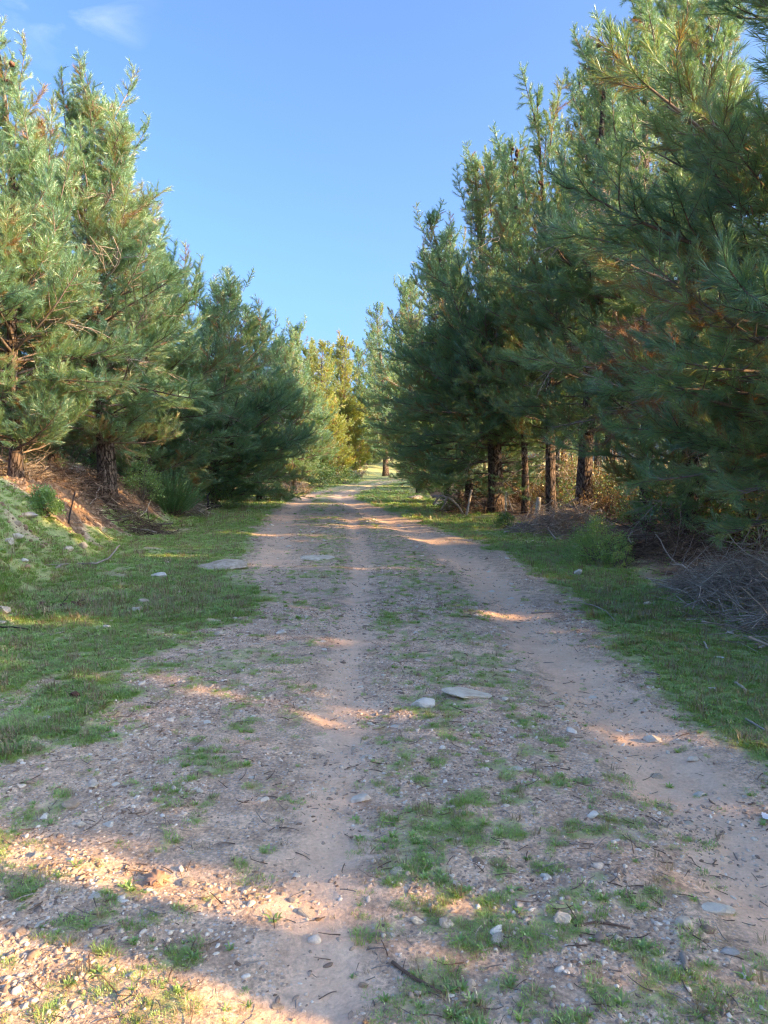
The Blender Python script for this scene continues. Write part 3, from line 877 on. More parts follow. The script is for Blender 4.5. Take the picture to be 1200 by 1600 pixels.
n_branch = 0
def pine(x, y, H, R=2.4, hb=.9, lean=(0, 0), seed=0, label=None, group=None, r0=None, gap=.42, per=5, lib=BR, dead=6,
         cones=0, low=0.0, gaps=None, wob=.16, spires=1, skip=None, name='pine_tree', top_pow=.42, airy=1.0, limbs=0):
    """low: how much the lowest boughs hang (radians); skip(z_world, azimuth) -> True leaves a bough out"""
    global n_branch
    r = np.random.default_rng(seed)
    z0 = gz(x, y)
    root = empty(name, (x, y, z0))
    tag(root, label, 'pine tree', group)
    path = trunk_path(r, H, lean, wob)
    r0 = r0 or (.03 + H * .0105)
    link('trunk', trunk_mesh(r, path, r0), root)
    def tp(h):
        return np.array([np.interp(h, path[:, 2], path[:, k]) for k in range(3)])
    top = tp(H - .45)
    crown = link('crown', LEADERS[seed % 3], root, top, (r.normal(0, .05), r.normal(0, .05), 0))
    crown.rotation_euler = (0, 0, 0)
    ctr = Vector(top)
    def add(kind, p, az, el, L, roll=0.0):
        global n_branch
        nom, me = lib[kind][int(r.integers(len(lib[kind])))]
        s = L / nom
        link('branch', me, crown, Vector(p) - ctr, (roll, -el, az), s)
        n_branch += 1
    h = hb; az0 = r.uniform(0, 6.28)
    while h < H - .5:
        u = (h - hb) / (H - hb)
        prof = (min(1, (.62 + u / .22 * .38)) if u < .22 else (1 - (u - .22) / .78) ** top_pow)
        Lh = max(.55, R * prof)
        m = per if u < .4 else (max(3, per - 2) if r.random() < .6 else 2)
        az0 += 1.1
        for k in range(m):
            az = az0 + k * 2 * math.pi / m + r.normal(0, .25)
            hh = h + r.normal(0, .1)
            if hh > H - .4: continue
            if skip and skip(hh, az % (2 * math.pi), r): continue
            el = -low * (1 - u) ** 3 + .10 + .95 * u ** 1.1 + r.normal(0, .12)
            L = Lh * r.uniform(.72, 1.15)
            kind = 'long' if L > 2.0 else ('mid' if L > 1.2 else 'short')
            if u > .4 and r.random() < .34 * spires:
                kind = 'candle'; el = r.uniform(.8, 1.35); L = r.uniform(1.0, 1.8) * (1.1 if u < .75 else .8)
            add(kind, tp(hh), az, min(el, 1.4), L, r.normal(0, .3))
        # upright side leaders carried on the outer ends of the upper limbs
        if spires and .28 < u < .93:
            for _ in range(int(r.random() < .62 * spires) + int(r.random() < .3 * spires)):
                a = r.uniform(0, 6.28)
                el0 = r.uniform(.35, .8); La = max(.5, Lh * r.uniform(.65, 1.0))
                add('long' if La > 2.0 else ('mid' if La > 1.1 else 'short'), tp(h), a, el0, La)
                q = tp(h) + np.array([math.cos(a) * math.cos(el0), math.sin(a) * math.cos(el0), math.sin(el0)]) * La * r.uniform(.5, .8)
                add('candle', q, a, r.uniform(1.1, 1.5), r.uniform(.9, 1.7))
        h += gap * r.uniform(.8, 1.2) * (1 if u < .4 else 1.12 * airy)
    for k in range(dead):
        hh = r.uniform(.35, max(hb + .8, 1.6))
        add('dead', tp(hh), r.uniform(0, 6.28), r.uniform(-.25, .35), r.uniform(.8, 1.8))
    for k in range(limbs):                             # bare dead limbs poking out through the needles
        hh = hb + (H - hb) * r.uniform(.12, .7)
        u = (hh - hb) / (H - hb)
        add('dead', tp(hh), r.uniform(0, 6.28), r.uniform(0, .8), R * (1.15 - .5 * u) * r.uniform(.75, 1.05))
    for k in range(cones):
        u = r.uniform(.45, .97); hh = hb + (H - hb) * u
        a = r.uniform(0, 6.28); rr = r.uniform(.05, .9) * max(.3, R * (1 - u))
        q = tp(hh) + np.array([math.cos(a) * rr, math.sin(a) * rr, rr * .5])
        link('pine_cone', CONE, crown, Vector(q) - ctr, (r.uniform(0, 3), r.uniform(0, 3), 0), r.uniform(1.1, 1.9))
    return root, crown, add

def pine_px(px, d, ytop, px_top=None, lean_y=0.0, **kw):
    x = (px - 600) / F_PX * d
    z = gz(x, d)
    H = CAM_H + (735 - ytop) * d / F_PX - z
    lx = 0.0 if px_top is None else (px_top - px) / F_PX * d
    kw.setdefault('limbs', 7 if d < 40 else 0)
    return pine(x, d, H, lean=(lx, lean_y), **kw)

GF = 'pines lining the track'
# left side, near to far
pine_px(26, 15.5, 66, seed=1, R=2.8, hb=.7, top_pow=1.0, gap=.34, per=6, low=.0, r0=.12, cones=8, spires=1.2, label='tall pine at the left edge, its single thin leader standing above every neighbour', group=GF)
pine_px(168, 18.0, 175, px_top=140, seed=2, R=3.0, top_pow=.4, hb=1.4, gap=.36, per=6, cones=10, r0=.21, spires=1.8, low=.15, label='big rounded pine on the cut bank, thick dark trunk bare below its crown', group=GF)
pine_px(85, 21, 225, seed=23, R=3.0, hb=.5, gap=.4, per=6, cones=6, spires=1.6, label='bushy pine between the left edge pine and the thick-trunked bank pine', group=GF)
pine_px(225, 23.5, 330, px_top=215, seed=24, R=2.6, hb=.5, gap=.4, per=6, cones=6, spires=1.8, label='rounded pine close behind the right side of the thick-trunked bank pine', group=GF)
pine_px(250, 25, 420, seed=3, R=3.2, hb=.6, gap=.38, per=6, low=.2, cones=4, spires=1.5, label='shorter dense pine between the thick-trunked bank pine and the leafy round bush', group=GF)
pine_px(335, 30, 455, px_top=365, seed=4, R=4.0, hb=.4, gap=.36, per=7, low=.15, cones=5, spires=1.8, label='broad spreading pine on the left whose boughs hang over the leafy dark bush', group=GF)
pine_px(405, 38, 505, seed=5, R=3.8, hb=.3, gap=.40, per=6, low=.2, spires=1.6, label='pointed pine just beyond the broad spreading pine on the left', group=GF)
pine_px(461, 47, 545, px_top=448, seed=6, R=3.4, hb=1.2, gap=.42, per=6, spires=1.5, label='slender pine with a thin bare trunk near the grey twiggy scrub at the bend', group=GF)
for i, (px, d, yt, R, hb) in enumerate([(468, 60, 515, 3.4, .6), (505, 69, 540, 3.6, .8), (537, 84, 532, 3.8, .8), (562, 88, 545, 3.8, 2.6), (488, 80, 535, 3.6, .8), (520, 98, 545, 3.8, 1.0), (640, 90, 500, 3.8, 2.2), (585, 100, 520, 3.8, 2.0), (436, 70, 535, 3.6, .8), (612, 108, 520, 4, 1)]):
    pine_px(px, d, yt, seed=40 + i, R=R, hb=hb, gap=.5, per=6, spires=1.5, r0=.17, lib=(BR_SUN_TINT if i in (1, 2, 4) else (BR_FAR if d > 75 else BR)), label=[
        'pine just left of the bend, its top a little above the yellow-lit crowns', 'yellow-lit pine directly ahead where the track bends away, nearest of the sunlit ones',
        'yellow-lit pine straight ahead behind the nearest sunlit one', 'pine ahead to the right of the yellow-lit crowns beside the twin-topped pine',
        'yellow-lit pine ahead filling the gap beside the nearest sunlit one', 'distant pine showing only its tip above the yellow-lit crowns',
        'distant pine showing behind the stout-trunked pine at the bend', 'distant pine behind the twin-topped pine on the sunlit slope',
        'dim pine left of the bend behind the slender pine with the bare trunk', 'farthest pine behind the sunlit slope past the bend'][i], group=GF)
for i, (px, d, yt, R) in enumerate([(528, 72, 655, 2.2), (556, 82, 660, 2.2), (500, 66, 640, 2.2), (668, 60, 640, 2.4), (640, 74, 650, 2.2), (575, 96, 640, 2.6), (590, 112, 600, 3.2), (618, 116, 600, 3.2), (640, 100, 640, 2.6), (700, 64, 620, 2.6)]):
    pine_px(px, d, yt, seed=80 + i, R=R, hb=.15, gap=.4, per=6, spires=1.0, r0=.07, lib=BR_SUN_TINT if i in (0, 1) else BR_FAR, dead=0,
            label='low bushy young pine, one of those crowding the gap where the track bends away', group='young pines at the bend')
# right side, near to far
n1_root, n1_crown, n1_add = pine_px(1290, 8.0, -260, seed=11, R=3.1, hb=1.3, gap=.34, per=7, low=.25, cones=6, label='nearest pine on the right, dark lush boughs reaching in from beyond the frame', group=GF)
t12_root, t12_crown, t12_add = pine_px(1078, 13.2, -70, seed=12, airy=1.45, top_pow=.65, R=3.1, skip=lambda hh, az, r: 2.0 < hh < 4.4 and 2.9 < az < 4.6, hb=.8, gap=.42, per=6, low=.15, cones=20, spires=1.6, label='very tall pine on the right with dry brown boughs, behind the grey twig heap', group=GF)
t13_root, t13_crown, t13_add = pine_px(1010, 17, 20, px_top=1000, seed=13, airy=1.45, top_pow=.65, R=3.0, hb=2.4, gap=.46, cones=22, spires=2.3, per=5, label='tall pine with a sunlit spiky top right above the bright round shrub', group=GF)
pine_px(912, 19.5, 60, px_top=950, seed=14, airy=1.45, top_pow=.65, R=3.0, hb=2.3, gap=.46, per=5, cones=22, spires=2.3, r0=.21, label='tall pine with a thick trunk rising just left of the bright round shrub', group=GF)
pine_px(862, 22, 168, px_top=838, seed=15, airy=1.45, top_pow=.65, R=3.0, hb=2.2, gap=.47, per=5, cones=20, spires=2.3, r0=.15, label='pine with a straight medium trunk just right of the pale wooden post', group=GF)
pine_px(822, 24.5, 235, px_top=800, seed=16, airy=1.45, top_pow=.65, R=3.0, hb=2.3, gap=.48, per=5, cones=18, spires=2.3, r0=.11, label='pine with a slim dark trunk just left of the pale wooden post', group=GF)
t17_root, t17_crown, t17_add = pine_px(775, 26, 262, px_top=742, seed=17, airy=1.45, top_pow=.65, R=3.9, hb=1.4, gap=.42, per=6, cones=22, spires=2.1, r0=.26, low=.3, label='massive leaning pine whose dark boughs overhang the track from the right', group=GF)
pine_px(735, 29, 345, px_top=668, seed=18, airy=1.45, top_pow=.65, R=3.5, hb=1.1, gap=.45, per=6, cones=16, spires=2.1, low=.3, label='pine leaning out towards the track behind the massive leaning pine', group=GF)
pine_px(700, 36, 400, px_top=675, seed=19, R=3.6, hb=.7, gap=.42, per=6, low=.25, spires=1.5, label='dark pine behind the leaning pair, low boughs almost sweeping the verge', group=GF)
pine_px(655, 49, 445, px_top=636, seed=20, R=3.9, hb=1.3, gap=.44, per=6, spires=1.5, label='pine with a stout short trunk at the point where the track bends out of sight', group=GF)
pine_px(603, 80, 478, px_top=590, seed=21, R=4.0, hb=1.7, gap=.55, r0=.3, spires=1.8, label='twin-topped pine standing alone on the sunlit slope past the bend', group=GF)
for i, (px, d, yt, pt) in enumerate([(812, 29.5, 250, 770), (868, 27, 140, 892), (955, 23, 100, 918), (1060, 19.5, -5, 1045), (720, 34, 370, 700)]):
    pine_px(px, d, yt, px_top=pt, seed=60 + i, R=2.3, hb=2.6, gap=.5, per=4, cones=6, spires=2.6, r0=.1, wob=.3, label=[
        'thin second-row pine poking up between the massive leaning pine and its slim neighbour', 'thin second-row pine with a bare lower stem behind the straight-trunked pine',
        'open-crowned second-row pine just left of the brown dry boughs', 'open-crowned pine with a see-through spiky top near the upper right of the wood',
        'thin second-row pine behind the leaning pair'][i], group=GF)
for az, el, L, hh in ((3.5, .05, 2.6, 2.2), (3.2, -.08, 2.5, 1.9), (3.9, .1, 2.4, 2.7), (4.2, -.1, 2.4, 1.6), (3.0, -.1, 2.2, 1.4), (3.6, -.12, 2.0, 1.3), (2.8, -.1, 2.3, 1.7), (4.0, -.2, 1.7, 1.0), (3.4, -.15, 1.7, .9)):
    n1_add('long', Vector((0, 0, hh)), az, el, L)
for az, el, L, hh in ((3.4, .1, 1.9, 3.1), (3.7, .25, 1.8, 2.9), (4.1, .0, 1.8, 2.8), (4.4, .2, 1.6, 3.2), (3.2, -.1, 1.9, 2.6), (3.9, .35, 1.9, 3.4), (4.3, -.2, 1.6, 2.5), (3.5, .4, 1.8, 3.6)):
    t12_add('brown', Vector((-.05, 0, hh)), az, el, L)
for az, el, L, hh in ((3.5, .5, 2.2, 2.7), (3.9, .2, 1.9, 2.9), (3.3, .35, 2.2, 2.4), (4.3, .1, 1.6, 2.2)):
    t12_add('dead', Vector((-.05, 0, hh)), az, el, L)
for az, el, L, hh in ((3.9, .45, 2.4, 4.2), (4.4, .1, 1.8, 3.0), (3.6, -.2, 2.0, 2.6)):
    t17_add('dead', Vector((-.3, 0, hh)), az, el, L)

# the rest of the plantation beside and behind the viewer: rows laid along the sun so the gaps between them stripe the track
CA, SA = math.sin(SUN_AZ), -math.cos(SUN_AZ)
def row_xy(t, c): return t * CA + c * SA, -t * SA + c * CA
rr_ = np.random.default_rng(5)
k = 0
for c, R, ts in ((3.42, 1.85, (6.6, 10.0, 13.5)), (-.45, 2.05, (6.4, 9.8, 13.4)), (5.4, 1.1, (7.6, 11.5, 15.5)), (6.95, 1.95, (7.0, 10.5, 14.5)), (9.0, 1.2, (10, 14)), (10.5, 2.1, (9, 13, 17.5)), (12.2, 2.0, (10, 15, 20)), (13.9, 2.2, (11, 16, 22)),
                 (17.3, 2.2, (10, 15)), (20.7, 2.2, (12,)), (-4.6, 2.0, (7, 13))):
    for t in ts:
        x, y = row_xy(t, c + rr_.normal(0, .08))
        if x < .56 * y + 4 and y > 9: continue
        pine(x, y, rr_.uniform(7.6, 9), R=R, hb=(2.1 if (abs(c - 3.42) < .25 and t < 7) else .7), seed=2000 + k, gap=.5, per=5, lib=BR_FAR, dead=0, wob=.04, spires=.5,
             label='pine of the same plantation standing beside or behind the viewer', group='pines beside and behind the viewer')
        k += 1
x, y = row_xy(8.2, 2.06)  # unseen trunk added in the gap between rows, to split the sunlit strip
pine(x, y, 12, R=1.4, hb=7.0, seed=2100, gap=.5, per=5, lib=BR_FAR, dead=0, r0=.2, wob=.01, label='added pine out of view, its bare trunk set to shade a band of gravel', group='pines beside and behind the viewer')

# pines of the wood behind the front rows, both sides, and round the bend
def far_wood():
    r = np.random.default_rng(77)
    pts = []
    fixed = [(o.location.x, o.location.y) for o in bpy.data.objects if o.name.startswith('pine_tree')]
    def ok(x, y, md):
        return all((x - a) ** 2 + (y - b) ** 2 > md * md for a, b in fixed + pts)
    tries = 0
    while tries < 5000 and len(pts) < 90:
        tries += 1
        side = r.random()
        if side < .40:
            y = r.uniform(9, 85); x = ip(y, TOE_Y, TOE_X) - r.uniform(2.2, 15)
        elif side < .76:
            y = r.uniform(9, 80); x = ip(y, RE_Y, RE_X) + r.uniform(3.2, 16)
        else:
            y = r.uniform(86, 118); x = r.uniform(-34, 24)
        if abs(x) > .56 * y + 4: continue
        if abs(x - ip(y, C_Y, C_X) + .8) < 5.0: continue
        if not ok(x, y, (3.1 if x > 0 else 2.9) if y < 60 else 3.4): continue
        pts.append((x, y))
    for i, (x, y) in enumerate(pts):
        x = float(x); y = float(y)
        if y > 80:
            pine(x, y, r.uniform(8.5, 12), R=3.3, hb=.4, seed=1000 + i, gap=.6, lib=BR_FAR, dead=0, r0=.15,
                 label='small distant pine closing the view beyond the bend', group='distant pines beyond the bend')
        elif x < 0:
            pine(x, y, r.uniform(5.5, 7.5) * (1 if y < 45 else 1.2), R=3.0, hb=.6, seed=1000 + i, gap=.5, lib=BR_FAR, dead=1, r0=.12,
                 label='pine in the wood behind the front row left of the track', group='pines in the wood on the left')
        else:
            pine(x, y, r.uniform(6.4, 8.6), R=2.7, hb=2.6, seed=1000 + i, gap=.56, lib=BR_FAR, dead=4, r0=.13,
                 label='pine in the wood behind the front row right of the track', group='pines in the wood on the right')
far_wood()
print('branches', n_branch)

# ------------------------------------------------------------------ shrubs
def leaves_geo(r, centres, radii, n_each, size, up=.5, aspect=.5):
    """small folded leaves gathered round clump centres"""
    C = np.repeat(centres, n_each, axis=0); Rr = np.repeat(radii, n_each)
    n = len(C)
    d = r.normal(size=(n, 3)); d /= np.linalg.norm(d, axis=1)[:, None]
    p = C + d * (Rr * r.random(n) ** .45)[:, None]
    a = unit_rows(d + np.array([0, 0, up]) + r.normal(0, .5, (n, 3)))
    b = unit_rows(np.cross(a, r.normal(size=(n, 3))))
    s = size * r.uniform(.6, 1.25, n)
    q0 = p - a * (s * .5)[:, None]; q2 = p + a * (s * .5)[:, None]
    w = (s * aspect * .5)[:, None]
    V = np.stack([q0, p + b * w, q2, p - b * w], 1).reshape(-1, 3)
    i = np.arange(n)[:, None] * 4
    F = np.concatenate([i + [[0, 1, 2]], i + [[0, 2, 3]]])
    tint = np.repeat(np.clip(np.repeat(r.uniform(.2, .7, len(centres)), n_each) + r.normal(0, .1, n), 0, .8), 4)
    tint = np.where(np.repeat(r.random(n) < .02, 4), 1.0, tint)
    return V, F, tint

def unit_rows(v): return v / (np.linalg.norm(v, axis=1)[:, None] + 1e-9)

def shrub_meshes(seed, w, h, n_clump, n_each, leaf, mat, stem='branch_bark', n_stem=26, shell=.55, clump=.16, up=.5, aspect=.5):
    r = np.random.default_rng(seed)
    d = unit_rows(r.normal(size=(n_clump, 3))); d[:, 2] = np.abs(d[:, 2])
    rad = r.uniform(shell, 1.0, n_clump) ** .7 * (1 + .28 * r.normal(size=n_clump) * .5)
    C = d * rad[:, None] * np.array([w / 2, w / 2, h * .9]); C[:, 2] += h * .08
    rd = np.full(n_clump, clump * w) * r.uniform(.6, 1.2, n_clump)
    V, F, t = leaves_geo(r, C, rd, n_each, leaf, up, aspect)
    V[:, 2] = np.maximum(V[:, 2], .01)
    fol = make_mesh('foliage', V, F, [M[mat]], attrs={'tint': t})
    g = Geo()
    for k in range(n_stem):
        c = C[int(r.integers(n_clump))]
        p0 = np.array([r.normal(0, .05), r.normal(0, .05), -.03])
        m = c * .5 + r.normal(0, .05 * w, 3); m[2] = abs(m[2])
        pts = np.array([p0, p0 * .5 + m * .5, m, c * .8 + m * .2, c])
        g.tube(pts, np.linspace(.012, .003, 5), 4, cap=False)
    return fol, g.mesh('stems', M[stem])

def put_shrub(name, label, cat, meshes, loc, rz=0, sc=1.0, group=None):
    o = empty(name, loc, rz); tag(o, label, cat, group)
    link('foliage', meshes[0], o, scale=sc); link('stems', meshes[1], o, scale=sc)
    return o

def shrub_px(name, label, px, py, wpx, hpx, seed, mat='leaf', n_clump=60, n_each=60, leaf=.03, cat='bush', y=None, **kw):
    p = ground_px(px, y) if y else ground_at(px, py); k = p.y / F_PX
    return put_shrub(name, label, cat, shrub_meshes(seed, wpx * k, hpx * k, n_clump, n_each, leaf, mat, **kw), (p.x, p.y, p.z - .02))

shrub_px('round_bush', 'small bright green round bush at the crest of the left grassy bank', 68, 770, 60, 46, 1, y=13.4, n_clump=70, n_each=80, leaf=.04, mat='leaf_bright')
shrub_px('leafy_bush', 'pale green leafy bush right of the thick pine trunk on the cut bank', 222, 752, 70, 72, 2, y=21.5, mat='leaf_bright', n_clump=65, n_each=50, leaf=.05)
shrub_px('leafy_bush', 'dark glossy leafy bush under the broad spreading pine on the left', 340, 776, 88, 54, 3, y=29.5, mat='leaf_bright', n_clump=80, n_each=60, leaf=.06)
shrub_px('small_bush', 'low grey-green bush between the feathery bush and the broken stump', 296, 795, 40, 34, 4, n_clump=40, n_each=50, leaf=.04, mat='leaf_brown')
shrub_px('leafy_bush', 'dark rounded bush where the left verge meets the bend', 500, 762, 46, 44, 5, n_clump=60, n_each=60, leaf=.11)
shrub_px('low_bush', 'low spreading bush just right of the dark rounded bush at the bend', 540, 756, 46, 24, 6, n_clump=50, n_each=50, leaf=.11)
shrub_px('bright_bush', 'bright green bushy shrub between the two heaps of grey twigs on the right', 936, 880, 96, 78, 7, n_clump=110, n_each=80, leaf=.034, aspect=.38, mat='leaf_bright')
shrub_px('small_bush', 'small yellow-green sprig at the foot of the bright green shrub', 968, 888, 34, 40, 8, n_clump=24, n_each=50, leaf=.03, aspect=.35, mat='leaf_bright')
shrub_px('small_bush', 'small dark green bush at the foot of the massive leaning pine', 790, 826, 34, 26, 9, n_clump=30, n_each=50, leaf=.05)
shrub_px('small_bush', 'low dark tussock at the left foot of the massive leaning pine', 705, 800, 50, 30, 10, n_clump=40, n_each=50, leaf=.06)

def feathery_bush(label, px, py, wpx, hpx, seed, mat='broom'):
    r = np.random.default_rng(seed)
    p = ground_at(px, py); k = p.y / F_PX; w, h = wpx * k, hpx * k
    g = Geo(); sh = []
    for i in range(130):
        a = r.uniform(0, 6.28); q = math.sqrt(r.random())
        d = unit(np.array([math.cos(a) * q * .95, math.sin(a) * q * .95, 1.0 - .35 * q]))
        L = h * r.uniform(.65, 1.0) * (1.05 - .25 * q) if q < .8 else w * r.uniform(.45, .62)
        pts = grow_axis(r, (math.cos(a) * q * w * .16, math.sin(a) * q * w * .16, 0), d, L, 5, .25, .06)
        g.tube(pts, np.linspace(.006, .002, 6), 3, cap=False)
        sh.append((pts, L * .8))
    V, F, t = needles_on(r, sh, 230, .075 + .02, .006, .2, .7, open_=.5, dry=0)
    V[:, 2] = np.maximum(V[:, 2], 0.0)
    o = empty('feathery_bush', (p.x, p.y, p.z)); tag(o, label, 'bush')
    link('foliage', make_mesh('foliage', V, F, [M[mat]], attrs={'tint': t}), o)
    link('stems', g.mesh('stems', M['branch_bark']), o)
feathery_bush('feathery dark green bush leaning over the foot of the left cut bank', 268, 806, 92, 82, 31)

# brown understorey among the trunks on the right, and scrub under the left row
UNDER = [shrub_meshes(50 + k, 1.9, 1.5, 46, 34, .055, 'leaf_brown', stem='brown_twig', n_stem=46, clump=.14, shell=.2) for k in range(3)]
SCRUB = [shrub_meshes(60 + k, 1.8, 1.1, 40, 14, .05, 'leaf_brown', stem='grey_twig', n_stem=110, clump=.16, shell=.3) for k in range(2)]
GREENU = [shrub_meshes(70 + k, 1.8, 1.2, 46, 34, .06, 'leaf', stem='brown_twig', n_stem=30, clump=.14, shell=.3) for k in range(2)]
def understorey():
    r = np.random.default_rng(9)
    n = 0
    while n < 88:
        y = r.uniform(11, 46); x = float(ip(y, RE_Y, RE_X)) + r.uniform(1.5, 8)
        if x > .56 * y + 1: continue
        me = UNDER[int(r.integers(3))] if r.random() < .75 else GREENU[int(r.integers(2))]
        put_shrub('understorey_shrub', 'brown-leaved shrub among the trunks in the wood right of the track', 'shrub', me, (x, y, gz(x, y) - .03), r.uniform(0, 6.28), r.uniform(.8, 1.7), 'brown shrubs under the right-hand pines')
        n += 1
    n = 0
    while n < 34:
        y = r.uniform(16, 70); x = float(ip(y, TOE_Y, TOE_X)) - r.uniform(1.3, 6)
        if abs(x) > .56 * y + 1 or (y < 24 and x > -8.2): continue
        me = SCRUB[int(r.integers(2))] if r.random() < .6 else GREENU[int(r.integers(2))]
        put_shrub('understorey_shrub', 'twiggy scrub in the shade under the pines left of the track', 'shrub', me, (x, y, gz(x, y) - .03), r.uniform(0, 6.28), r.uniform(.8, 1.4), 'scrub under the left-hand pines')
        n += 1
    labs = ['greyish twiggy scrub at the foot of the slender bare-trunked pine', 'twiggy scrub just left of the dark rounded bush at the bend', 'low twiggy scrub under the pointed pine on the left',
            'larger twiggy scrub between the slender pine and the dark rounded bush', 'twiggy scrub behind the low spreading bush at the bend', 'twiggy scrub right of the low spreading bush, before the sunlit slope',
            'small twiggy scrub beside the flat grey rock on the verge', 'twiggy scrub under the stout-trunked pine at the bend']
    for (px, py, sc), lab in zip(((440, 776, 1.0), (475, 772, 1.1), (420, 772, .8), (455, 768, 1.2), (520, 750, 1.6), (560, 746, 1.6), (395, 772, .7), (630, 742, 1.4)), labs):
        p = ground_at(px, py)
        put_shrub('understorey_shrub', lab, 'shrub', SCRUB[int(r.integers(2))], (p.x, p.y, p.z - .03), r.uniform(0, 6.28), sc, 'grey scrub at the bend')
understorey()

# ------------------------------------------------------------------ heaps of cut twigs
def twig_heap(label, centre, rx, ry, rz, h, n, seed, mat='grey_twig', lmin=.3, lmax=1.1, thick=.006, sticks=8, vert=.25):
    r = np.random.default_rng(seed)
    o = empty('brush_heap', (centre[0], centre[1], gz(*centre))); tag(o, label, 'heap')
    cs, sn = math.cos(rz), math.sin(rz)
    def spot():
        a = r.uniform(0, 6.28); q = math.sqrt(r.random())
        lx, ly = rx * q * math.cos(a), ry * q * math.sin(a)
        X, Y = lx * cs - ly * sn, lx * sn + ly * cs
        top = h * (1 - q ** 2.2) * (.8 + .5 * (vnoise(X * 2.3, Y * 2.3, seed) + .5))
        zb = gz(centre[0] + X, centre[1] + Y) - o.location.z
        return X, Y, zb, top
    def twig(g, L, th, sides):
        X, Y, zb, top = spot()
        z = zb + top * r.random() ** .6 + .01
        a = r.uniform(0, 6.28); el = r.normal(.15, vert)
        d = np.array([math.cos(a) * math.cos(el), math.sin(a) * math.cos(el), math.sin(el)])
        pts = grow_axis(r, np.array([X, Y, z]) - d * L * .5, d, L, 5, -.35 + r.normal(0, .5), .2)
        pts[:, 2] = np.maximum(pts[:, 2], zb + .004)
        g.tube(pts, np.linspace(th, th * .35, 6), sides, cap=False)
        if sides == 3 and r.random() < .6:
            q, dq = at_frac(pts, r.uniform(.3, .7))
            g.tube(grow_axis(r, q, dq + r.normal(0, .6, 3), L * r.uniform(.2, .45), 3, 0, .15), np.linspace(th * .6, th * .25, 4), 3, cap=False)
    g = Geo()
    for _ in range(n): twig(g, r.uniform(lmin, lmax), thick * (.3 + 1.5 * r.random() ** 3), 3)
    tw = link('twigs', g.mesh('twigs', M[mat]), o); tag(tw, kind='stuff')
    for k in range(sticks):
        g = Geo(); twig(g, r.uniform(lmax * .7, lmax * 1.3), thick * r.uniform(1.6, 2.6), 6)
        link('stick', g.mesh('stick', M['dead_wood'] if k % 2 else M['grey_twig']), o)
    return o

twig_heap('long grey heap of cut twigs piled along the right edge under the nearest pine', (4.2, 7.6), .85, 2.7, -.1, .42, 2600, 3, sticks=16)
twig_heap('brownish dry brush behind the bright green shrub', (4.75, 12.6), .9, 1.5, 0, .55, 700, 4, mat='brown_twig', sticks=8)
twig_heap('grey heap of twigs left of the bright green shrub, beside the pale wooden post', (4.35, 18.2), 1.25, 1.3, .2, .62, 900, 5, thick=.009, sticks=12)
twig_heap('tangle of brown twigs round the foot of the thick-trunked bank pine', (-6.5, 17.6), 1.5, 1.1, .6, .55, 900, 6, mat='brown_twig', thick=.009, sticks=10)
twig_heap('dead twigs on the bank left of the thick pine trunk', (-8.2, 16.6), 1.2, .8, .2, .35, 350, 7, mat='grey_twig', thick=.009, sticks=6)
twig_heap('small grey tangle beside the broken stump under the left pines', (-6.35, 24.5), .7, .7, .2, .5, 260, 8, thick=.009, sticks=4)
twig_heap('dark dead brush at the left foot of the massive leaning pine', (3.1, 26.5), 1.1, 1.0, .2, .8, 420, 9, mat='brown_twig', thick=.011, sticks=7)

# ------------------------------------------------------------------ stones
def stone(label, px, py, wpx, hfrac=.45, depth=.8, mat='stone', sub=3, seed=0, sink=.25, name='rock', rz=None, cat='stone', cuts=10, hp=None):
    r = np.random.default_rng(3000 + seed)
    p = ground_px(px, hp) if hp else ground_at(px, py)
    w = wpx * p.y / F_PX
    V, F = rock_verts(r, sub, 1.0, cuts, .16)
    V = V / np.abs(V).max(axis=0)
    V = V * np.array([w / 2, w / 2 * depth, w / 2 * hfrac])
    me = make_mesh(name, V, F, [M[mat]], smooth=False)
    o = link(name, me, None, (p.x, p.y, p.z + w / 2 * hfrac * (.72 - 2 * sink)), (r.normal(0, .08), r.normal(0, .08), r.normal(0, .15) if rz is None else rz))
    return tag(o, label, cat)

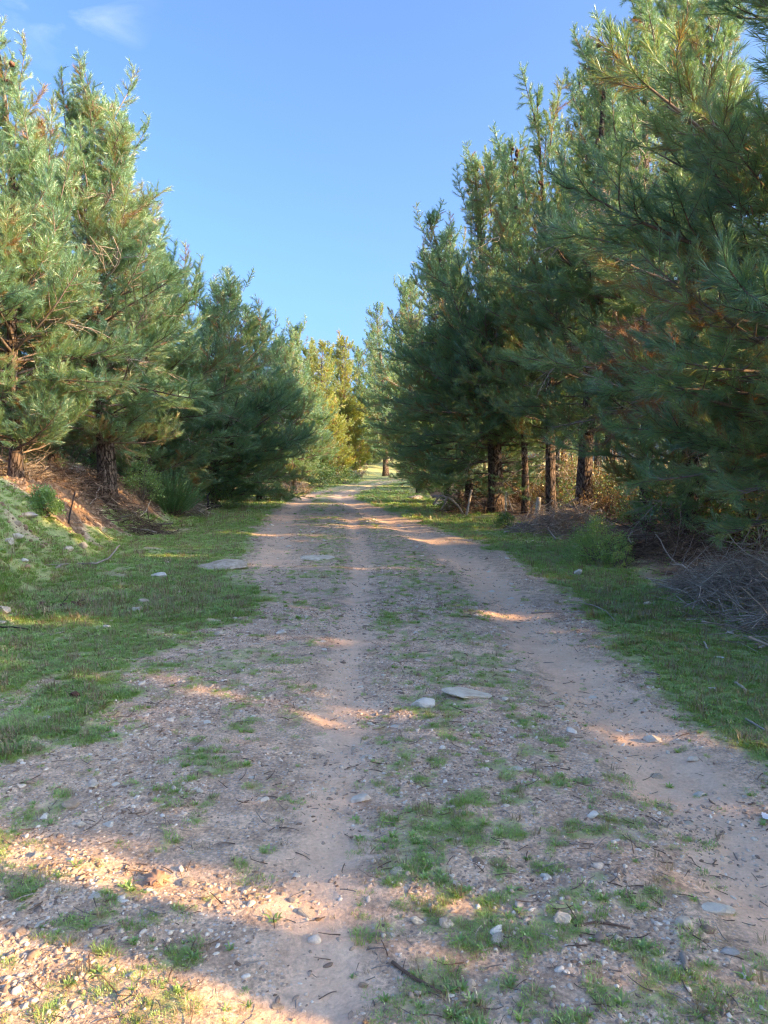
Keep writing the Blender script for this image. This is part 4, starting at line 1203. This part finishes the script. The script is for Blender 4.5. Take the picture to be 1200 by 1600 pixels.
ST = [
 ('large flat pale rock bedded in the left edge of the track', 348, 887, 82, .22, 1.0, 'stone', .3),
 ('flat slab bedded mid-track just right of the large flat rock', 497, 872, 56, .14, 1.0, 'stone', .35),
 ('angular light grey rock on the grass below the large flat rock', 250, 903, 32, .5, .8, 'white_stone', .2),
 ('upper of two pale flat stones on the left turf', 224, 941, 26, .35, .7, 'stone', .25),
 ('lower of two pale flat stones on the left turf', 219, 955, 30, .35, .8, 'white_stone', .25),
 ('small pale stone left of the flat stones on the turf', 168, 981, 14, .5, .8, 'white_stone', .2),
 ('small white stone in the grass right of the flat stones', 280, 928, 12, .6, .8, 'white_stone', .2),
 ('rounded whitish rock between the wheel ruts', 660, 1102, 40, .5, .8, 'white_stone', .25),
 ('worn pale bedrock slab level with the ground right of the rounded whitish rock', 738, 1084, 100, .10, .7, 'stone', .4),
 ('small bluish white stone right of the worn slab', 790, 1095, 12, .7, .8, 'white_stone', .2),
 ('bluish white angular stone on the left rut', 563, 1250, 34, .5, .7, 'white_stone', .2),
 ('rounded pale stone catching sun at the lower right', 878, 1441, 30, .65, .8, 'stone', .2),
 ('pale oval stone in the middle grass right of the ruts', 927, 1277, 24, .55, .8, 'white_stone', .2),
 ('flat stone in the right rut beside a bare muddy hollow', 1022, 1157, 34, .35, .7, 'stone', .25),
 ('whitish stone at the grass edge right of the right rut', 1081, 1188, 20, .6, .8, 'white_stone', .2),
 ('orange-tinged stone, left one of a close pair in the right rut', 1036, 1262, 22, .6, .9, 'stone', .2),
 ('orange-tinged stone, right one of a close pair in the right rut', 1054, 1266, 16, .6, .9, 'stone', .2),
 ('broad tan stone at the lower right edge of the track', 1122, 1420, 56, .3, .7, 'stone', .3),
 ('blocky tan stone left of the broad tan stone', 1068, 1446, 28, .7, .9, 'stone', .2),
 ('smooth grey stone near the lower right corner', 1140, 1490, 34, .35, .7, 'grey_stone', .25),
 ('flat tan stone in the gravel at the left of the centre rut', 112, 1262, 30, .35, .7, 'stone', .25),
 ('small cream stone alone on the left gravel', 128, 1291, 18, .5, .9, 'stone', .2),
 ('cream stone in the upper left gravel', 148, 1230, 20, .5, .8, 'stone', .2),
 ('grey flattish stone in the gravel right of the sunlit strip', 455, 1409, 20, .4, .7, 'grey_stone', .2),
 ('grey stone beside the dead oak leaf', 388, 1392, 18, .55, .8, 'grey_stone', .2),
 ('oblong tan pebble lying in the shade at the bottom', 569, 1540, 20, .45, .5, 'stone', .2),
 ('sunlit cream stone near the bottom centre', 652, 1442, 24, .6, .8, 'stone', .2),
 ('sunlit cream stone right of the one near the bottom centre', 697, 1444, 28, .5, .8, 'stone', .25),
 ('white stone in the sunlit strip below the middle grass', 775, 1457, 26, .45, .8, 'white_stone', .2),
 ('small tan stone at the edge of the shaded middle grass', 965, 1470, 18, .6, .8, 'stone', .2),
 ('white stone on the right-hand turf near the bright shrub', 903, 899, 15, .9, .8, 'white_stone', .15),
 ('tan stone on the right-hand turf below the twig heap', 1012, 947, 18, .6, .8, 'stone', .2),
 ('cream stone at the end of the long grey twig heap', 1140, 992, 14, .5, .8, 'white_stone', .2),
 ('white rock under the pines left of the thick trunk', 118, 720, 40, .6, .8, 'white_stone', .15),
 ('orange-lit rock at the back of the left bank', 78, 722, 30, .7, .8, 'stone', .2),
 ('flat grey rock on the verge below the dark glossy bush', 412, 779, 50, .16, .8, 'grey_stone', .3),
 ('small dark rock on the verge beside the broken stump', 367, 791, 9, 1.0, .8, 'grey_stone', .1),
 ('yellowish rock at the left edge of the frame on the bank toe', 6, 958, 26, .7, .8, 'stone', .2),
 ('small pale rock just below the yellowish rock at the left edge', 2, 976, 16, .7, .8, 'stone', .2),
 ('long grey rock in the upper left bank', 42, 809, 34, .4, .7, 'grey_stone', .2),
 ('pale rock at the left edge of the upper bank', 28, 822, 20, .5, .7, 'stone', .2),
 ('whitish rock in the lower bank at the left edge', 14, 852, 16, .8, .8, 'white_stone', .2),
 ('tan rock right of the whitish one in the lower bank', 28, 842, 26, .5, .7, 'stone', .2),
 ('pale stone low on the left bank above the bare branch', 38, 879, 14, .6, .8, 'white_stone', .2),
 ('flat pale rock in the left grass beside the cream block', 103, 862, 26, .5, .8, 'stone', .25),
 ('cream block of stone in the left grass', 129, 857, 15, .8, .8, 'stone', .15),
 ('small flat pale stone high on the left grass slope', 71, 808, 12, .4, .8, 'white_stone', .2),
 ('tiny white stone on the left grass by the bare branch', 262, 880, 8, .7, .8, 'white_stone', .2),
 ('pale stone in the gravel just left of the middle tufts', 440, 990, 18, .5, .8, 'white_stone', .2),
 ('flat pale stone at the edge of the left turf patch', 345, 993, 24, .4, .8, 'stone', .25),
 ('pale stone under the leaning grey stake on the right verge', 792, 833, 10, .5, .8, 'white_stone', .2),
 ('lit rock ledge under the low boughs right of the bend', 648, 779, 24, .4, .8, 'stone', .2),
 ('sunlit rock in the brush where the right verge begins', 684, 790, 16, .6, .8, 'stone', .2),
]
for i, (lab, px, py, w, hf, dp, mt, sk) in enumerate(ST):
    stone(lab, px, py, w, hf, dp, mt, 4 if w > 45 else 3, i, sk, hp={'white rock under the pines left of the thick trunk': 18.5, 'orange-lit rock at the back of the left bank': 17.5}.get(lab))

# loose cobbles too alike to name singly
def cobbles():
    r = np.random.default_rng(21)
    ms = []
    for k in range(6):
        V, F = rock_verts(r, 2, r.uniform(.4, .65), 9, .15)
        ms.append(make_mesh('cobble', V, F, [M['stone'] if k % 2 else M['white_stone']], smooth=False))
    n = 0
    while n < 190:
        y = 1.9 * (26 / 1.9) ** r.random(); x = r.uniform(-5.5, 3.4)
        if abs(x) > y * .53: continue
        g, ru, li, o_ = [float(v) for v in masks(x, y)]
        if r.random() < g * .75 + li: continue
        s = r.uniform(.012, .03) * (1 + y / 14)
        o = link('cobble', ms[int(r.integers(6))], None, (x, y, gz(x, y) - s * .08), (r.normal(0, .15), r.normal(0, .15), r.uniform(0, 6.28)), (s * r.uniform(.9, 1.5), s, s))
        tag(o, 'small pale cobble lying loose on the gravel of the track', 'stone', 'loose cobbles on the track')
        n += 1
cobbles()

# ------------------------------------------------------------------ sticks, twigs, litter
def stick(label, pix, r0, r1, mat='dead_wood', lift=.012, side=None, name='stick', cat='stick', seed=0, ys=None, heights=None, sides=6):
    """pix: picture positions of the stick's joints, each dropped on to the ground (or raised by heights)"""
    r = np.random.default_rng(4000 + seed)
    P = []
    for k, (px, py) in enumerate(pix):
        if ys: q = at_depth(px, py, ys[k])
        else:
            q = ground_at(px, py); q.z += lift + (heights[k] if heights else 0)
        P.append(q)
    base = P[0].copy()
    P = np.array([p - base for p in P])
    t = np.linspace(0, 1, len(P) * 4)
    Q = np.stack([np.interp(t, np.linspace(0, 1, len(P)), P[:, k]) for k in range(3)], -1) + r.normal(0, .15 * r0, (len(t), 3))
    g = Geo(); g.tube(Q, np.linspace(r0, r1, len(t)), sides)
    for (f, d, L) in side or []:
        p, dd = at_frac(Q, f)
        g.tube(grow_axis(r, p, d, L, 4, 0, .12), np.linspace(r1 * 1.1, r1 * .4, 5), 4)
    o = link(name, g.mesh(name, M[mat]), None, base)
    return tag(o, label, cat)

stick('long bare bleached branch with a kinked end lying on the left grass', [(88, 892), (96, 886), (120, 884), (150, 886), (170, 880), (187, 866)], .022, .014, 'dead_wood', .03, side=[(.15, (-.4, -1, .1), .3)], name='fallen_branch', cat='branch', heights=[0, .01, 0, .02, .04, .14])
stick('thin straight stick lying across the edge of the right rut', [(830, 959), (870, 958), (915, 958)], .011, .008, 'dead_wood', .012, seed=1)
stick('curved thin twig continuing from the straight stick into the turf', [(915, 950), (930, 955), (948, 962), (962, 975)], .008, .005, 'grey_twig', .02, seed=2, heights=[.03, .03, .02, 0])
stick('short white forked stick on the right turf', [(1004, 962), (1014, 963), (1023, 969)], .009, .007, 'pale_wood', .02, seed=3)
stick('white bent stick lower on the right turf', [(1149, 1072), (1160, 1078), (1167, 1084)], .010, .008, 'pale_wood', .02, seed=4)
stick('short pale stick beside a fallen scrap on the right turf', [(1100, 1007), (1106, 1018)], .009, .007, 'pale_wood', .02, seed=5)
stick('thin tan stick half sunk in the right turf', [(1008, 1053), (1030, 1058)], .009, .005, 'dead_wood', .015, seed=6)
stick('pale twig lying across the turf above the tan stick', [(925, 989), (958, 993)], .006, .004, 'dead_wood', .02, seed=7)
stick('pale diagonal twig in the turf at the right edge', [(1165, 1130), (1200, 1150)], .008, .006, 'dead_wood', .02, seed=8)
stick('dark forked twig lying on the left turf', [(171, 957), (190, 965), (222, 973)], .008, .004, 'black', .02, side=[(.4, (.5, .6, .1), .12), (.6, (.3, -.8, .1), .1)], seed=9)
stick('dark twig poking in at the left edge of the turf', [(0, 985), (22, 985), (44, 988)], .008, .005, 'black', .03, seed=10)
stick('small bleached stick on the left turf below the dark forked twig', [(79, 995), (101, 989)], .009, .006, 'pale_wood', .015, seed=11)
stick('dark twig half buried at the bottom of the track', [(612, 1508), (650, 1535), (690, 1555)], .006, .004, 'brown_twig', .006, seed=12)
stick('pale stick leaning out of the leaf litter at the foot of the cut bank', [(216, 812), (228, 806), (236, 794)], .024, .014, 'pale_wood', .04, name='stick', heights=[0, .05, .2], seed=13)
stick('pale stick standing slanted in front of the grey heap', [(868, 846), (857, 836), (852, 828)], .022, .016, 'dead_wood', .05, heights=[0, .08, .16], seed=14)
stick('tan flattened chip of wood in the lower right gravel', [(1066, 1497), (1073, 1520)], .012, .010, 'dead_wood', .006, seed=15)
stick('thin twig on the gravel at the lower left', [(140, 1455), (175, 1448)], .004, .003, 'dead_wood', .006, seed=16)
stick('long thin dark root across the right gravel', [(898, 1450), (935, 1445), (985, 1452)], .005, .003, 'brown_twig', .004, seed=17)
stick('dark thin upright sapling standing in the left grass slope', [(107, 818), (110, 800), (113, 786), (117, 768)], .018, .010, 'black', 0, ys=[13.3] * 4, side=[(.75, (.4, 0, .8), .14), (.45, (-.4, 0, .8), .1)], name='dead_sapling', cat='sapling', seed=18)
stick('broken dark stump with two prongs among grey scrub on the left', [(326, 796), (325, 784), (323, 770)], .045, .028, 'black', 0, ys=[24.6] * 3, side=[(.8, (.6, 0, .8), .25)], name='broken_stump', cat='stump', seed=19)
stick('leaning grey stake at the edge of the wood left of the massive pine', [(728, 806), (733, 785), (737, 765)], .045, .04, 'grey_twig', 0, ys=[24.6, 24.7, 24.8], name='stake', cat='stake', seed=20)
stick('thin pale pole leaning to the right of the grey stake', [(790, 800), (790, 785), (791, 768)], .035, .028, 'pale_wood', 0, ys=[24.2] * 3, name='stake', cat='stake', seed=21)
stick('thin brown pole slanting beside the thin pale pole', [(802, 800), (796, 785), (792, 770)], .025, .02, 'dead_wood', 0, ys=[24.3] * 3, name='stake', cat='stake', seed=22)
stick('dead bleached bough end hanging over the right verge, lit along its top', [(727, 808), (716, 790), (704, 779), (690, 775), (676, 776)], .03, .05, 'dead_wood', 0, ys=[25.5, 25.5, 25.6, 25.8, 26], side=[(.6, (-.3, 0, -.8), .5), (.8, (-.5, 0, -.7), .4)], name='fallen_branch', cat='branch', seed=23)
stick('sunlit cut pole end showing between trunks behind the grey heap', [(888, 794), (902, 802)], .05, .045, 'pale_wood', 0, ys=[22, 21.8], name='cut_pole', cat='log', seed=24)

# short wooden fence post and the two wires it once held
p = ground_at(838, 818)
g = Geo(); g.tube(np.array([(0, 0, -.1), (.01, 0, .15), (.04, 0, .45), (.07, .0, .72), (.075, 0, .74)]), [.075, .073, .07, .066, .04], 8)
post = empty('fence_post', p); tag(post, 'short pale wooden post leaning right at the edge of the wood', 'post')
link('post', g.mesh('post', M['pale_wood']), post)
for zpix, lab in ((743, 'upper'), (702, 'topmost')):
    a = at_depth(790, zpix + 1, 25.0); b = at_depth(872, zpix, 22.0)
    pts = np.array([np.array(a - a) * (1 - t) + np.array(b - a) * t + np.array([0, 0, -.05 * math.sin(t * math.pi)]) for t in np.linspace(0, 1, 8)])
    g = Geo(); g.tube(pts, .008, 4)
    o = link('fence_wire', g.mesh('fence_wire', M['wire']), None, a)
    tag(o, 'thin dark wire strung between trunks, the lower of two' if lab == 'upper' else 'thin dark wire strung between trunks, the higher of two', 'wire')

# lone fallen cone, charred bits, leaf, scraps
p = ground_at(118, 1091)
tag(link('fallen_cone', CONE, None, (p.x, p.y, p.z + .02), (1.4, .3, .8), .8), 'small dark pine cone lying on the left gravel', 'pine cone')
def leaf_shape():
    half = [(0, -.05), (.012, -.02), (.035, -.028), (.03, -.005), (.055, .008), (.03, .018), (.038, .04), (.015, .035), (0, .06)]
    out = half + [(-x, y) for x, y in half[-2:0:-1]]
    V = [(x, y, .012 * math.cos(x * 50) * (1 if i % 2 else .4)) for i, (x, y) in enumerate(out)] + [(0, 0, .002)]
    n = len(out); F = [(i, (i + 1) % n, n) for i in range(n)]
    V2 = V + [(x, y, z - .0015) for x, y, z in V]
    F2 = F + [(b + n + 1, a + n + 1, c + n + 1) for a, b, c in F] 
    F2 += [(i, i + n + 1, (i + 1) % n + n + 1) for i in range(n)] + [(i, (i + 1) % n + n + 1, (i + 1) % n) for i in range(n)]
    return make_mesh('oak_leaf', np.array(V2), np.array(F2), [M['dead_leaf']])
p = ground_at(247, 1381)
tag(link('oak_leaf', leaf_shape(), None, (p.x, p.y, p.z + .014), (.12, .1, .6), 1.05), 'single dry orange-brown oak leaf on the sunlit gravel', 'leaf')
def scrap(label, px, py, w, seed):
    r = np.random.default_rng(seed); p = ground_at(px, py); k = p.y / F_PX * w
    n = 7
    xs_, ys_ = np.meshgrid(np.linspace(-.5, .5, n), np.linspace(-.3, .3, n))
    z = .22 * np.abs(fbm(xs_ * 4, ys_ * 4, 1.0, 2, seed)) + .03
    V = np.stack([xs_ + r.normal(0, .03, xs_.shape), ys_ + r.normal(0, .03, xs_.shape), z], -1).reshape(-1, 3) * k
    i = np.arange(n * n).reshape(n, n)
    F = np.stack([i[:-1, :-1], i[:-1, 1:], i[1:, 1:], i[1:, :-1]], -1).reshape(-1, 4)
    V2 = np.concatenate([V, V - [0, 0, .0012]])
    F2 = np.concatenate([F, F[:, ::-1] + n * n])
    o = link('litter_scrap', make_mesh('litter_scrap', V2, F2, [M['plastic']], smooth=True), None, (p.x, p.y, p.z + .01), (0, 0, r.uniform(0, 6)))
    tag(o, label, 'litter')
scrap('white scrap of litter in the grass at the right edge', 1197, 1281, 20, 1)
scrap('small white scrap on the right turf below the twig heap', 1124, 1031, 14, 2)
scrap('small white scrap by the bent stick on the right turf', 1113, 1078, 12, 3)

# heap of charred cones and sticks on the left turf
def charred():
    r = np.random.default_rng(8); p = ground_at(108, 948)
    o = empty('charred_heap', p); tag(o, 'small heap of blackened cones and sticks on the left turf', 'heap')
    for k in range(16):
        x, y = r.normal(0, .13), r.normal(0, .13)
        z = gz(p.x + x, p.y + y) - p.z
        link('cone', CONE, o, (x, y, z + .02), (r.uniform(0, 3), r.uniform(0, 3), 0), r.uniform(.5, .9))
    for k in range(7):
        a = r.uniform(0, 6.28); g = Geo()
        x, y = r.normal(0, .1), r.normal(0, .1); z = gz(p.x + x, p.y + y) - p.z
        g.tube(grow_axis(r, (x, y, z + .01), (math.cos(a), math.sin(a), .2), r.uniform(.12, .3), 4, -.2, .15), np.linspace(.007, .003, 5), 4)
        link('charred_stick', g.mesh('charred_stick', M['black']), o)
charred()

# forest-floor and track litter: fallen needles and chips
def litter():
    r = np.random.default_rng(31)
    ms = []
    for k in range(4):
        g = Geo(); pts = grow_axis(r, (-.5, 0, 0), (1, 0, 0), 1.0, 4, 0, .12)
        g.tube(pts, np.linspace(.03, .016, 5), 3, cap=False)
        ms.append(g.mesh('litter_twig', M['brown_twig'] if k < 2 else M['dead_wood']))
    n = 16000
    y = 1.4 * (32 / 1.4) ** r.random(n); x = r.uniform(-1, 1, n) * (y * .6 + 1)
    g_, ru, li, o_ = masks(x, y)
    ok = r.random(n) < np.clip(.35 + li * .7 - g_ * .1 - ru * .2, 0.1, 1)
    x, y, li = x[ok], y[ok], li[ok]; n = len(x)
    s = r.uniform(.02, .07, n) * (1 + y / 10) * (1 + li)
    rot = np.stack([r.normal(0, .1, n), r.normal(0, .15, n), r.uniform(0, 6.28, n)], -1)
    scatter_object('twig_litter', np.stack([x, y, height(x, y) + .006], -1), rot, np.stack([s, s * 1.2, s * 1.2], -1), r.integers(0, 4, n), ms, 'fallen needles and tiny twigs scattered over track and forest floor')
litter()

# crumbled soil lying on the cut bank
def clods():
    r = np.random.default_rng(41)
    soil = solid_mat('crumbled_soil', [(0.3, (0.20, 0.12, 0.075)), (0.7, (0.46, 0.31, 0.2))], scale=9, bump=.5)
    ms = []
    for k in range(4):
        V, F = rock_verts(r, 2, r.uniform(.6, .9), 5, .35)
        ms.append(make_mesh('soil_clod', V, F, [soil]))
    n = 9000
    y = r.uniform(7, 26, n); s = r.uniform(-.15, 2.3, n); x = ip(y, TOE_Y, TOE_X) - s
    g, ru, li, o = masks(x, y)
    ok = r.random(n) < np.clip((1 - g) * .9 + o, .03, 1)
    x, y = x[ok], y[ok]; n = len(x)
    sc = .008 + .05 * r.random(n) ** 3.5
    rot = np.stack([r.uniform(0, 6, n), r.uniform(0, 6, n), r.uniform(0, 6.28, n)], -1)
    scatter_object('soil_clods', np.stack([x, y, height(x, y) + sc * .2], -1), rot, np.stack([sc, sc, sc], -1), r.integers(0, 4, n), ms, 'crumbled orange-brown soil on the cut bank at the left')
    # roots hanging out of the bank
    for k in range(9):
        yy = r.uniform(13, 21); sx = r.uniform(.5, 1.3); xx = float(ip(yy, TOE_Y, TOE_X)) - sx
        P = [np.array([xx, yy, gz(xx, yy) + .01])]
        a = r.uniform(-.7, .7)
        for j in range(7):
            a += r.normal(0, .35)
            q = P[-1][:2] + np.array([math.cos(a), math.sin(a)]) * .1
            P.append(np.array([q[0], q[1], gz(q[0], q[1]) + r.uniform(.0, .03)]))
        base = P[0].copy(); g_ = Geo(); g_.tube(np.array(P) - base, np.linspace(.014, .005, 8), 5)
        tag(link('root', g_.mesh('root', M['brown_twig']), None, base), 'thin root showing in the soil of the cut bank on the left', 'root', 'roots in the cut bank')
clods()
